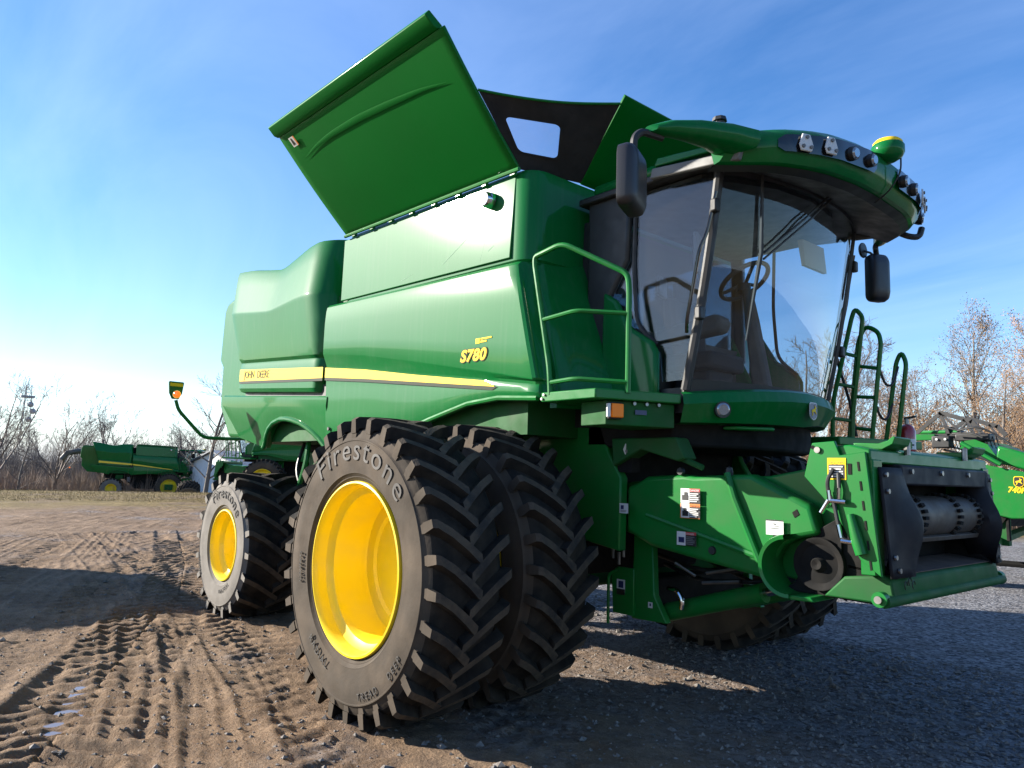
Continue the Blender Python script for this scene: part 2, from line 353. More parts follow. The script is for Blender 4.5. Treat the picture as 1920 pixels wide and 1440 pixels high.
# ------------------------------------------------------------------ body shell
def both(name, mb, m, parent=None, **k):
    a = mb.build(name, m, parent or combine, **k); b = mb.build(name, m, parent or combine, flip_y=True, **k); return a, b
G = M['green']
one('separator_body', box((-2.2, 0, 2.62), (5.2, 2.84, 1.5)), M['green_dirt_and_shade'], combine)
one('separator_belly', prism([(-4.4, 1.9), (.45, 1.9), (.5, 1.35), (.3, .82), (-.2, .76), (-2.3, .76), (-3.0, 1.45), (-4.3, 1.5)], 'y', -.78, .78), M['dark'], combine, bevel=.03)  # underside lowered to block sun and trim the bright patch on the ground
# lower flank of the chassis behind the front wheels
mb = MB(); mb.add(prism([(-.55, 2.02), (.62, 2.02), (.72, 1.76), (.84, 1.58), (.83, 1.06), (.55, 1.10), (-.5, 1.25)], 'y', -.90, -.82)); both('chassis_side_plate', mb, M['green_worn'], bevel=.012)
one('front_axle', prism([(-.28, .72), (.28, .72), (.30, 1.14), (-.30, 1.14)], 'y', -1.9, 1.9), M['green_dirt_and_shade'], combine, bevel=.03)
mb = MB(); mb.add(lathe([(.001, 0), (.24, 0), (.30, .06), (.30, .30), (.22, .34)], 32, c=(0, -1.22, AX))); both('final_drive', mb, M['green_dirt_and_shade'])
one('rear_axle', prism([(RX-.12, .62), (RX+.12, .62), (RX+.12, .86), (RX-.12, .86)], 'y', -1.5, 1.5), M['green_dirt_and_shade'], combine, bevel=.02)
mb = MB(); mb.add(prism([(RX-.05, .86), (RX+.3, .86), (RX+.5, 1.7), (RX-.1, 1.7)], 'y', -.62, -.52)); both('axle_bracket', mb, M['green_dirt_and_shade'], bevel=.01)
# hoses and clutter seen through the rear wheel arch
for (pts, rr0, mm) in [([(-3.4, -1.25, 1.95), (-3.35, -1.3, 1.6), (-3.5, -1.32, 1.3), (-3.45, -1.2, .95)], .03, 'green_worn'), ([(-3.2, -1.1, 1.9), (-3.0, -1.2, 1.6), (-3.1, -1.15, 1.3)], .022, 'black'), ([(-3.7, -1.15, 1.9), (-3.6, -1.3, 1.55), (-3.3, -1.3, 1.25)], .02, 'black'), ([(-2.6, -1.1, 1.8), (-2.7, -1.2, 1.45), (-3.1, -1.2, 1.2)], .018, 'black')]:
    one('hydraulic_hose', tube(pts, rr0, 8, .15), M[mm], combine)
one('hydraulic_reservoir', lathe([(.001, 0), (.10, 0), (.11, .02), (.11, .3), (.08, .33), (.001, .33)], 24, 'z', (-2.72, -1.25, 1.28)), M['grey'], combine)
one('gearbox', box((-3.35, -1.0, 1.62), (.5, .3, .3)), M['green_dirt_and_shade'], combine, bevel=.03)

# front side panel: rows of (x, z, y) curves
def panel_rows(curves, cols, ys, left_in=.07, right_in=((.025, .012), (.05, .05), (.062, .14))):
    rows = []
    for cv, y in zip(curves, ys):
        row = []
        for i in range(cols+1):
            s = i/cols
            x = np.interp(s, [0, 1], [cv[0][0], cv[-1][0]]); z = np.interp(x, [p[0] for p in cv], [p[1] for p in cv]); row.append((x, y, z))
        x0, y0, z0 = row[0]; x1, y1, z1 = row[-1]
        row = [(x0-.012, y0+left_in, z0), (x0-.010, y0+.012, z0)]+row+[(x1+a, y1+b, z1) for a, b in right_in]
        rows.append(row)
    return rows
top = [(-2.54, 3.22), (-.83, 3.155), (.37, 3.11)]
chi = [(-2.52, 2.72), (-1.7, 2.63), (-.90, 2.50), (-.04, 2.35), (.62, 2.235)]
clo = [(-2.50, 2.625), (-1.7, 2.53), (-.89, 2.415), (-.04, 2.31), (.62, 2.225)]
bot = [(-2.40, 1.80), (-1.0, 1.93), (-.66, 2.01), (-.42, 2.06), (-.15, 2.115), (.21, 2.14), (.63, 2.11)]
def lerp_curve(a, b, t, n=26):
    o = []
    for i in range(n+1):
        s = i/n; xa = a[0][0]+(a[-1][0]-a[0][0])*s; xb = b[0][0]+(b[-1][0]-b[0][0])*s
        za = np.interp(xa, [p[0] for p in a], [p[1] for p in a]); zb = np.interp(xb, [p[0] for p in b], [p[1] for p in b])
        o.append((xa+(xb-xa)*t, za+(zb-za)*t))
    return o
def sh(c, dz): return [(x, z+dz) for x, z in c]
curves = [sh(top, .035), sh(top, .022), sh(top, -.005), lerp_curve(top, chi, .1), lerp_curve(top, chi, .35), lerp_curve(top, chi, .7), sh(chi, .012), chi, clo, sh(clo, -.02), lerp_curve(clo, bot, .3), lerp_curve(clo, bot, .65), sh(bot, .03), bot, sh(bot, -.004)]
ys = [-1.44, -1.535, -1.562, -1.572, -1.583, -1.588, -1.590, -1.585, -1.558, -1.553, -1.560, -1.566, -1.562, -1.552, -1.46]
fsp = both('front_side_panel', MB().add(rings(panel_rows(curves, 40, ys), False)), G, sharp=26, recalc=True)[0]
# wheel-arch liner edge
mb = MB(); mb.add(tube([(x, -1.54, z-.005) for x, z in [(-1.0, 1.93), (-.66, 2.01), (-.42, 2.06), (-.15, 2.115), (.21, 2.14), (.63, 2.115)]], .022, 8)); both('arch_lip', mb, M['green_worn'])

# rear engine shield: a flat flank that rolls inwards at its front end
def shield_rows():
    prof = [(-5.22, 4.11), (-4.73, 4.05), (-4.3, 3.97), (-3.88, 3.90), (-3.75, 3.905), (-3.16, 4.02), (-2.93, 4.035), (-2.6, 4.0)]
    rows = []
    for t in (1.0, .985, .94, .8, .62, .52, .505, .49, .47, .3, .12, .02, 0., -.03, -.045, -.06, -.16, -.3, -.335, -.345):
        row = []
        zb = 2.80
        rear_x = -4.80-.43*max(0, t)**1.2 if t > 0 else -4.77
        corner = -2.78-.20*max(0, t)
        y = {1.0: -1.44, .985: -1.50, .94: -1.525}.get(t, None)
        if y is None:
            y = np.interp(t, [-.345, -.335, -.3, -.06, -.045, -.03, 0, .02, .5, .94], [-1.48, -1.545, -1.565, -1.562, -1.557, -1.557, -1.585, -1.588, -1.645, -1.53])
        def zt(x):
            ztop = np.interp(x, [p[0] for p in prof], [p[1] for p in prof]); zbase = np.interp(x, [-4.9, -2.5], [2.885, 2.735])
            return zbase+(ztop-zbase)*t if t >= 0 else zbase+t*1.15
        cols = [rear_x-.05, rear_x-.03, rear_x]+[rear_x+(corner-rear_x)*i/22 for i in range(1, 23)]
        yo = [.16, .05, .012]+[0]*22
        for x, dy in zip(cols, yo):
            row.append((x, y+dy, zt(x)))
        rad = np.interp(t, [-.35, 0, .3, 1], [.10, .16, .30, .36])
        for a in (18, 36, 54, 72, 90):
            row.append((corner+rad*math.sin(R(a)), y+rad*1.05*(1-math.cos(R(a))), zt(corner+.02)+.0*a))
        x, yy, z = row[-1]; row.append((x, yy+.35, z))
        rows.append(row)
    return rows
shield = both('rear_side_shield', MB().add(rings(shield_rows(), False)), G, sharp=24)[0]
one('shield_recess', prism([(-4.72, 2.56), (-2.5, 2.43), (-2.5, 2.25), (-4.72, 2.4)], 'y', -1.49, -1.44), M['black'], combine)

# lower rear panel with its wheel arch
arch_bot = [(-5.23, 2.34), (-5.10, 2.2), (-4.98, 2.09), (-4.83, 1.93), (-4.55, 1.885), (-4.10, 1.80), (-4.04, 1.84), (-3.95, 1.95), (-3.86, 2.02), (-3.73, 2.075), (-3.53, 2.11), (-3.38, 2.107), (-3.24, 2.09), (-3.05, 2.05), (-2.91, 2.0), (-2.79, 1.945), (-2.67, 1.88), (-2.58, 1.81), (-2.53, 1.775), (-2.42, 1.80)]
rows = [[], [], [], [], [], [], []]
for x, z in arch_bot:
    zt = np.interp(x, [-5.23, -2.42], [2.475, 2.305]); zk = np.interp(x, [-5.23, -2.42], [2.345, 2.20]); z = min(z, zk-.005)
    yb = -1.572+.10*(zk-z)/.45
    for rw, p in zip(rows, [(x, -1.47, zt), (x, -1.555, zt-.003), (x, -1.572, zt-.02), (x, -1.576, zk), (x, (-1.576+yb)/2-.003, (zk+z)/2), (x, yb, z), (x, yb+.07, z+.004)]): rw.append(p)
for rw in rows:
    x, y, z = rw[0]; rw.insert(0, (x-.03, y+.05, z)); rw.insert(0, (x-.045, y+.2, z))
lower = both('lower_rear_panel', MB().add(rings(rows, False)), G, sharp=30)[0]
mb = MB(); mb.add(tube([(x, -1.572+.10*(2.27-z)/.45-.008, z) for x, z in arch_bot[5:19]], .03, 10)); both('rear_arch_lip', mb, G)
# tail hood
mb = MB(); mb.add(prism([(-4.7, 3.84), (-5.66, 3.83), (-5.82, 3.80), (-5.92, 3.70), (-5.97, 2.99), (-5.84, 2.89), (-5.83, 2.36), (-5.44, 1.94), (-4.6, 1.9)], 'y', -1.40, 1.40)); tail = mb.build('tail_hood', G, combine, bevel=.06, seg=4)
one('engine_deck', box((-3.6, 0, 3.55), (2.4, 2.5, .5)), M['dark'], combine, bevel=.05)
one('panel_latch', lathe([(.001, -.012), (.016, -.012), (.02, 0)], 16, c=(-2.33, -1.575, 1.97)), M['black'], combine)

# yellow stripe with its dark lower edge, and the lettering
def strip(name, lo, hi, y, m, parent):
    V = []; F = []
    n = len(lo)
    for (xa, za), (xb, zb) in zip(lo, hi): V += [(xa, y(xa), za), (xb, y(xb), zb)]
    F = [(2*i, 2*i+2, 2*i+3, 2*i+1) for i in range(n-1)]
    return one(name, (V, F), m, parent, recalc=False)
xs = list(np.linspace(-2.49, .09, 20))
shi = lambda x: np.interp(x, [-2.5, -1.7, -.89, .09], [2.592, 2.505, 2.392, 2.268]); slo = lambda x: np.interp(x, [-2.5, -1.7, -.89, .17], [2.492, 2.418, 2.332, 2.219])
strip('yellow_stripe', [(x, slo(x)) for x in xs]+[(.185, 2.217)], [(x, shi(x)) for x in xs]+[(.19, 2.2215)], lambda x: -1.5705, M['stripe'], fsp)
strip('stripe_edge', [(x, slo(x)-.028) for x in xs]+[(.165, 2.192), (.215, 2.212)], [(x, slo(x)-.001) for x in xs]+[(.165, 2.2175), (.215, 2.2175)], lambda x: -1.5703, M['stripe_edge'], fsp)
xs = list(np.linspace(-4.745, -2.545, 14))
s2h = lambda x: np.interp(x, [-4.75, -2.55], [2.762, 2.603]); s2l = lambda x: np.interp(x, [-4.75, -2.55], [2.618, 2.492])
strip('yellow_stripe', [(x, s2l(x)) for x in xs], [(x, s2h(x)) for x in xs], lambda x: -1.570, M['stripe'], shield)
strip('stripe_edge', [(x, s2l(x)-.03) for x in xs], [(x, s2l(x)-.001) for x in xs], lambda x: -1.5698, M['stripe_edge'], shield)
for wd, xo in (('JOHN', 0.0), ('DEERE', .39)): text('maker_lettering', wd, .125, lambda x, y, z: Vector((-4.60+x+xo, -1.572-z, 2.645+y-.0635*(x+xo))), M['letter_dark'], shield, extrude=.0015, xscale=.98, offset=.001)
text('model_number_outline', 'S780', .125, lambda x, y, z: Vector((-.205+x, -1.5935-z, 2.432+y-.02*x)), M['letter_dark'], fsp, extrude=.001, shear=.2, offset=.011, xscale=1.22, spacing=1.05)
text('model_number', 'S780', .125, lambda x, y, z: Vector((-.205+x, -1.596-z, 2.432+y-.02*x)), M['decal_yellow'], fsp, extrude=.001, shear=.2, offset=.004, xscale=1.22, spacing=1.05)
mb = MB(); mb.add(box((.0, -1.59, 2.575), (.05, .004, .04))); mb.add(box((.10, -1.59, 2.588), (.13, .004, .012))); mb.add(box((.07, -1.59, 2.566), (.075, .004, .014))); mb.build('series_badge', M['decal_yellow'], fsp)

# ------------------------------------------------------------------ grain tank
def tank_ring(z, g=0):
    o = []
    x0, x1, yy, r = -2.39, .45, 1.49, .17
    for cx_, cy_, a in ((x1-r, -yy+r, -90), (x1-r, yy-r, 0), (x0+r, yy-r, 90), (x0+r, -yy+r, 180)):
        for j in range(7):
            t = R(a+15*j); px, py = cx_+(r+g)*math.cos(t), cy_+(r+g)*math.sin(t)
            o.append((px, py, z(px)))
    return o
zt_ = lambda x: 3.935-.027*(x+2.39); zb_ = lambda x: 3.24-.026*(x+2.39)
one('grain_tank', rings([tank_ring(lambda x: zb_(x)-.3, -.02), tank_ring(lambda x: zb_(x)-.02, -.02), tank_ring(zb_), tank_ring(lambda x: zt_(x)-.03), tank_ring(zt_, -.012), tank_ring(zt_, -.05), tank_ring(lambda x: zt_(x)-.5, -.07)]), G, combine, sharp=40)
mb = MB(); mb.add(prism([(-2.37, zb_(-2.37)+.03), (.245, zb_(.2)+.02), (.275, zt_(.2)-.03), (-2.385, zt_(-2.38)-.03)], 'y', -1.508, -1.48)); mb.v = [(x, y+.014*(z-3.2)/.65, z) for x, y, z in mb.v]; tsp = both('tank_side_panel', mb, G, bevel=.006)[0]
scr = mat('bare_scratch', (.22, .42, .28), .6, spec=.1)
for (xa, za), (xb, zb), wd in (((-.62, 3.31), (-.22, 3.50), .0025), ((-.20, 3.49), (-.02, 3.545), .004), ((-.12, 3.23), (-.05, 3.42), .002), ((-1.25, 3.28), (-1.08, 3.31), .002), ((-.02, 3.30), (.05, 3.33), .003)):
    yy = lambda z: -1.5095+.014*(z-3.2)/.65
    one('paint_scratch', ([(xa, yy(za), za-wd), (xb, yy(zb), zb-wd*.3), (xb, yy(zb), zb+wd*.3), (xa, yy(za), za+wd)], [(0, 1, 2, 3)]), scr, tsp, recalc=False)
one('work_light', lathe([(.001, -.075), (.05, -.07), (.062, -.05), (.066, 0)], 24, c=(-.005, -1.508, 3.70)), M['chrome'], combine)
one('tank_floor', box((-1, 0, 3.3), (2.6, 2.7, .06)), M['steel'], combine)
# side lids
def lid_pt(x, w, off=0):      # w = 0 at the hinge, 1 at the free edge
    nrm = Vector((0, -.707, -.707))
    return tuple(Vector((x, -1.52-.79*w, 3.935-.027*(x+2.39)+.015+.755*w))+nrm*off)
rows = []
for i in range(25):
    w = i/24; x0 = -2.30+.06*w; x1 = .33+.08*w; rows.append([lid_pt(x0+(x1-x0)*j/30, w, .012*math.sin(math.pi*w)) for j in range(31)])
lid = both('tank_lid', MB().add(rings(rows, False)), M['lid_green'], solid=.03, bevel=.006)[0]
mb = MB()
lip = [lid_pt(-2.25, 1.0, .02), lid_pt(-2.27, 1.03, .035), lid_pt(-2.28, 1.115, .03), lid_pt(-2.28, 1.125, -.03), lid_pt(-2.26, 1.0, -.04)]
lip2 = [tuple(Vector(p)+Vector((2.62, 0, -.0707))) for p in lip]
mb.add(rings([lip, lip2], True, True)); both('lid_edge_rail', mb, M['lid_green'], bevel=.008)
rib_c = [(-2.06, .745), (-1.75, .79), (-1.45, .805), (-.96, .80), (-.53, .775), (-.12, .745), (.2, .70)]
mb = MB(); lo = []; hi = []
for i in range(25):
    t = i/24; x = -2.06+2.26*t; w = np.interp(x, [p[0] for p in rib_c], [p[1] for p in rib_c]); th = .026*math.sin(math.pi*t)**.7
    lo.append(x); hi.append((w, th))
rws = [[lid_pt(x, w-th, .0305) for x, (w, th) in zip(lo, hi)], [lid_pt(x, w-th*.4, .0305+.10*th) for x, (w, th) in zip(lo, hi)], [lid_pt(x, w+th*.75, .0305+.08*th) for x, (w, th) in zip(lo, hi)], [lid_pt(x, w+th, .0305) for x, (w, th) in zip(lo, hi)]]
both('lid_rib', MB().add(rings(rws, False)), M['lid_green'])
mb = MB(); mb.add(tube([lid_pt(-2.32, -.01, .02), lid_pt(.345, -.01, .02)], .017, 8)); both('lid_hinge_bead', mb, M['green_worn'])
for i in range(8):
    x = -2.15+i*.345
    for s in (-1, 1): one('lid_hinge', box((x, s*1.512, zt_(x)-.012), (.06, .03, .05)), M['green_worn'], combine, bevel=.005)
mb = MB(); c = [lid_pt(-2.09, .87, .03), lid_pt(-2.0, .87, .03), lid_pt(-2.0, .955, .03), lid_pt(-2.09, .955, .03)]; mb.add((c, [(0, 1, 2, 3)])); dl = mb.build('warning_decal', M['white_print'], lid, recalc=False)
mb = MB(); c = [lid_pt(-2.075, .885, .031), lid_pt(-2.025, .885, .031), lid_pt(-2.04, .945, .031), lid_pt(-2.06, .945, .031)]; mb.add((c, [(0, 1, 2, 3)])); mb.build('warning_pictogram', M['black_print'], lid, recalc=False)
mb = MB(); c = [lid_pt(-2.005, .87, .0315), lid_pt(-1.985, .87, .0315), lid_pt(-1.985, .955, .0315), lid_pt(-2.005, .955, .0315)]; mb.add((c, [(0, 1, 2, 3)])); mb.build('warning_border', M['orange_print'], lid, recalc=False)
# front and rear lids
for nm, x0, x1, s in (('front_lid', .45, 1.0, 1), ('rear_lid', -2.39, -2.95, -1)):
    z0 = zt_(x0)+.005
    rows = []
    for i in range(7):
        w = i/6; rows.append([(x0+(x1-x0)*w, (-.98-.115*w)*(1-2*j/12), z0+.49*w+.01*math.sin(math.pi*w)) for j in range(13)])
    one(nm, rings(rows, False), M['lid_green'], combine, solid=.025, bevel=.005)
# fabric corners with clear windows
def fab(u, v, sx, off=0):
    A, B, C_, D = Vector((.31, -1.5, 3.87)), Vector((.385, -1.97, 4.30)), Vector((.95, -1.09, 4.305)), Vector((.46, -.975, 3.865))
    p = A*(1-u)*(1-v)+D*u*(1-v)+B*(1-u)*v+C_*u*v
    sag = -.035*math.sin(math.pi*u)*v; nrm = (D-A).cross(B-A).normalized()
    p = p+Vector((0, 0, sag))+nrm*(off+.012*math.sin(9*u+4*v)*v)
    if sx < 0: p.x = -1.94-p.x
    return p
for s in (1,):
    rows = []; W = (.11, .585, .26, .72)      # window u0 u1 v0 v1
    us = sorted(set(list(np.linspace(0, 1, 19))+[W[0], W[1]])); vs = sorted(set(list(np.linspace(0, 1, 15))+[W[2], W[3]]))
    mb = MB(); V = [tuple(fab(u, v, s)) for v in vs for u in us]; F = []
    for j in range(len(vs)-1):
        for i in range(len(us)-1):
            uc, vc = (us[i]+us[i+1])/2, (vs[j]+vs[j+1])/2
            if W[0] < uc < W[1] and W[2] < vc < W[3]: continue
            F.append((j*len(us)+i, j*len(us)+i+1, (j+1)*len(us)+i+1, (j+1)*len(us)+i))
    mb.add((V, F)); both('corner_tarp', mb, M['fabric'], recalc=False, sharp=60)
    # rounded seam round the window and the clear sheet
    loop = [fab((W[0]+W[1])/2+x, (W[2]+W[3])/2+y, s, .006) for x, y in rrect(W[1]-W[0]-.012, W[3]-W[2]-.012, .06, 5)]
    frame_in = [tuple(p) for p in loop]; frame_out = [tuple(fab((W[0]+W[1])/2+x, (W[2]+W[3])/2+y, s, .006)) for x, y in rrect(W[1]-W[0]+.04, W[3]-W[2]+.04, .02, 5)]
    both('window_seam', MB().add(rings([frame_in, frame_out], True)), M['fabric'], recalc=False)
    pane = MB(); pane.add(([tuple(fab(W[0]+(W[1]-W[0])*i/6, W[2]+(W[3]-W[2])*j/4, s, -.002)) for j in range(5) for i in range(7)], [(j*7+i, j*7+i+1, j*7+i+8, j*7+i+7) for j in range(4) for i in range(6)])); both('clear_tarp_window', pane, M['clear'], recalc=False)
    mb = MB(); mb.add(tube([tuple(fab(u, 1, s)) for u in np.linspace(0, 1, 13)], .01, 6)); both('tarp_hem', mb, M['green_worn'])
# ------------------------------------------------------------------ corner between tank and cab
rows = []
for z in (3.2, 3.17, 3.0, 2.78, 2.55, 2.32, 2.14, 2.05):
    xo = np.interp(z, [2.11, 2.32, 2.78, 3.11, 3.25], [.66, .64, .54, .40, .36]); xi = np.interp(z, [2.05, 2.2, 2.75, 3.2], [1.0, .93, .66, .46])
    row = [(xo-.03, -1.42, z), (xo+.015, -1.40, z), (xo+.04, -1.34, z)]
    for t in np.linspace(.12, 1, 10): row.append((xo+.04+(xi-xo-.04)*t**1.3, -1.34+.44*t, z))
    x, y, z_ = row[-1]; row += [(x-.02, y+.025, z), (x-.35, y+.03, z)]
    rows.append(row)
both('cab_corner_panel', MB().add(rings(rows, False)), G, sharp=35)
one('cab_bulkhead', prism([(.40, 1.95), (.62, 1.95), (.58, 3.55), (.46, 3.55)], 'y', -.93, .93), M['black'], combine)

# ------------------------------------------------------------------ cab shell
def ws_x(y): return 1.685-.245*(abs(y)/.95)**2.3
wz0, wz1 = 2.20, 3.655
def ws(y, t, off=0):
    z = wz0+(wz1-wz0)*t; x = ws_x(y)+.265*t+.02*math.sin(math.pi*t)
    return (x+off, y*(1+.0*t), z)
ycol = list(np.linspace(-.95, .95, 33))
one('windshield', rings([[ws(y, t) for y in ycol] for t in np.linspace(0, 1, 13)], False), M['glass'], combine, recalc=False, sharp=60)
one('windshield_band', rings([[ws(y, t, .006) for y in ycol] for t in (.955, .975, 1.0)], False), M['black'], combine, recalc=False)
one('windshield_sill', rings([[(x+.006, y, z) for x, y, z in [ws(y, t) for y in ycol]] for t in (-.03, 0, .03)], False), M['black'], combine, recalc=False)
for s in (-1, 1):
    one('windshield_post', tube([ws(s*.95, t) for t in np.linspace(-.02, 1, 9)], .032, 8), M['black'], combine)
    # side window between windshield post and rear post
    pts = [(1.455, 2.24), (1.70, 3.62), (.99, 3.64), (.70, 3.64), (.70, 2.92), (1.0, 2.62), (1.22, 2.45), (1.24, 2.24)]
    one('side_window', prism(pts, 'y', s*.945-.004, s*.945+.004), M['glass'], combine)
    one('side_window_rail', tube([(x, s*.955, z) for x, z in [(1.0, 3.63), (.985, 3.1), (1.02, 2.66), (1.2, 2.5)]], .016, 6, .1), M['black'], combine)
    one('rear_post', prism([(.56, 2.0), (.74, 2.0), (.78, 2.9), (.95, 3.15), (.97, 3.68), (.56, 3.68)] if s < 0 else [(.56, 2.0), (.70, 2.0), (.68, 3.68), (.56, 3.68)], 'y', s*.965-.03, s*.965+.03), M['black'], combine, bevel=.02)
    one('cab_lower_side', prism([(.72, 2.12), (1.235, 2.12), (1.235, 2.44), (1.19, 2.52), (1.0, 2.64), (.86, 2.86), (.74, 2.94)], 'y', s*.985-.03, s*.985+.03), G, combine, bevel=.025, seg=3)
    one('door_grab_rod', tube([(ws_x(.95)+.245*.93+.03, s*.985, 3.46), (ws_x(.95)+.20, s*1.0, 3.2), (ws_x(.95)+.165, s*1.04, 3.08), (ws_x(.95)+.06, s*1.03, 2.62), (ws_x(.95)+.03, s*.99, 2.55)], .012, 8, .05), M['black_gloss'], combine)
    for t in (.80, .32): one('window_hinge', box(Vector(ws(s*.95, t))+Vector((.03, s*.04, 0)), (.05, .06, .09)), M['black'], combine, bevel=.012)
one('cab_floor', prism([(.5, -.95), (1.42, -.95), (1.62, -.5), (1.66, 0), (1.62, .5), (1.42, .95), (.5, .95)], 'z', 2.02, 2.19), M['black'], combine)
one('cab_rear_wall', prism([(.575, -.93), (.66, -.93), (.66, .93), (.575, .93)], 'z', 2.1, 2.75), M['interior'], combine)
one('rear_window', box((.62, 0, 3.15), (.008, 1.84, .8)), M['glass'], combine)
# interior
MB().add(box((.92, .0, 2.5), (.46, .48, .14))).add(prism([(.68, 2.52), (.82, 2.54), (.77, 3.04), (.66, 3.06)], 'y', -.22, .22)).add(prism([(.68, 3.03), (.76, 3.03), (.745, 3.2), (.675, 3.2)], 'y', -.11, .11)).add(box((.92, 0, 2.32), (.34, .34, .26))).build('operator_seat', M['seat'], combine, bevel=.04)
one('armrest_console', prism([(.75, 2.62), (1.32, 2.66), (1.36, 2.74), (1.3, 2.8), (.75, 2.74)], 'y', -.42, -.26), M['interior'], combine, bevel=.03)
one('steering_column', prism([(1.38, 2.19), (1.52, 2.19), (1.40, 2.8), (1.34, 3.06), (1.29, 3.06), (1.31, 2.8)], 'y', -.05, .05), M['interior'], combine, bevel=.03)
def ring_torus(c, rad, r, tilt, n=36, k=8):
    m = Matrix.Rotation(tilt, 3, 'Y'); rows = []
    for i in range(n+1):
        a = 2*math.pi*i/n; rows.append([tuple(m @ Vector(((rad+r*math.cos(b))*math.cos(a), (rad+r*math.cos(b))*math.sin(a), r*math.sin(b)))+Vector(c)) for b in [2*math.pi*j/k for j in range(k)]])
    return rings(rows, True)
mb = MB(); mb.add(ring_torus((1.29, 0, 3.12), .2, .018, R(-34)))
m3 = Matrix.Rotation(R(-34), 3, 'Y')
for a in (90, 210, 330): mb.add(tube([(1.30, 0, 3.10), tuple(m3 @ Vector((.19*math.cos(R(a)), .19*math.sin(R(a)), 0))+Vector((1.29, 0, 3.12)))], .014, 6))
mb.add(lathe([(.001, 0), (.05, 0), (.055, -.06)], 14, 'z', (1.285, 0, 3.10))); mb.build('steering_wheel', M['black'], combine)
sc = one('display_monitor', box((1.29, -.6, 3.2), (.035, .24, .28), rz=R(25)), M['grey'], combine, bevel=.01)
one('monitor_screen', box((1.268, -.61, 3.2), (.01, .2, .23), rz=R(25)), M['screen'], sc)
one('monitor_arm', tube([(1.3, -.6, 3.06), (1.3, -.55, 2.8), (1.15, -.42, 2.7)], .015, 6), M['black'], combine)
one('side_display', box((1.05, -.72, 2.98), (.03, .2, .15), rz=R(20)), M['black'], combine, bevel=.01)
one('tan_cab_panel', prism([(1.72, 3.36), (1.76, 3.36), (1.78, 3.16), (1.75, 3.16)], 'y', .02, .34), M['tan'], combine)  # tan panel standing in for a tan patch in the windshield
one('headliner', prism([(.6, -.93), (1.55, -.93), (1.8, -.4), (1.85, 0), (1.8, .4), (1.55, .93), (.6, .93)], 'z', 3.61, 3.64), M['black'], combine)
# wiper
mb = MB(); mb.add(tube([ws(-.69, .98, .03), ws(-.63, .62, .035), ws(-.63, .22, .03)], [.01, .017, .008], 6)); mb.build('wiper_blade', M['black'], combine)
mb = MB()
for dy in (0, .05): mb.add(tube([ws(.02+dy, 1.0, .05), ws(-.3+dy, .82, .06), ws(-.62, .62-dy*.6, .05)], .008, 6))
mb.add(lathe([(.001, 0), (.035, .01), (.04, .04)], 12, 'x', ws(.04, .99, .02))); mb.build('wiper_arm', M['black'], combine)

# ------------------------------------------------------------------ roof
one('cab_roof', prism([(.5, -1.04), (1.72, -1.04), (1.92, -.6), (1.98, 0), (1.92, .6), (1.72, 1.04), (.5, 1.04)], 'z', 3.645, 3.70), M['black'], combine, bevel=.012)
one('roof_top', prism([(.6, -1.0), (1.9, -1.0), (2.15, 0), (1.9, 1.0), (.6, 1.0)], 'z', 3.702, 3.80), G, combine, bevel=.04, seg=3)
for s in (-1, 1): one('roof_gutter', prism([(1.22, 3.655), (1.92, 3.585), (1.94, 3.645), (1.24, 3.725)], 'y', s*1.06-.02, s*1.06+.02), M['grey'], combine, bevel=.008)
for s in (-1, 1): one('roof_side_cover', prism([(1.25, 3.735), (1.72, 3.70), (1.74, 3.74), (1.28, 3.79)], 'y', s*1.055-.02, s*1.055+.02), G, combine, bevel=.008)
# visor: section swept along y
def visor_x(y): return float(np.interp(y, [-1.12, -1.03, -.95, -.87, -.7, -.54, -.25, 0, .25, .5, .7, .9, 1.0, 1.12], [1.86, 1.96, 2.06, 2.14, 2.24, 2.30, 2.35, 2.36, 2.355, 2.345, 2.31, 2.24, 2.18, 2.05]))
def visor_sec(y):
    a = abs(y)/1.12; xf = visor_x(y); up = .06*(1-a**2)
    zt, zb = 3.79+up, 3.53+up*.5+.05*a**3
    bk = .14+.31*(1-a**3)
    return [(xf-bk, y, zt-.01), (xf-.12, y, zt), (xf-.05, y, zt-.02), (xf+.005, y, zt-.07), (xf+.02, y, (zt+zb)/2+.01), (xf-.01, y, zb+.05), (xf-.05, y, zb+.01), (xf-.09, y, zb)]
yv = np.linspace(-1.12, 1.12, 41)
one('roof_visor', rings([visor_sec(y) for y in yv], True, True), G, combine, sharp=30)
vs_ = [visor_sec(y) for y in yv]
one('visor_underside', rings([[(q[7][0]+.012, q[7][1], q[7][2]-.004), (q[7][0]-.05, q[7][1], q[7][2]-.03), (1.72+.12*(1-(q[7][1]/1.12)**2), q[7][1]*.92, 3.64), (1.5, q[7][1]*.92, 3.66)] for q in vs_], False), M['black'], combine)
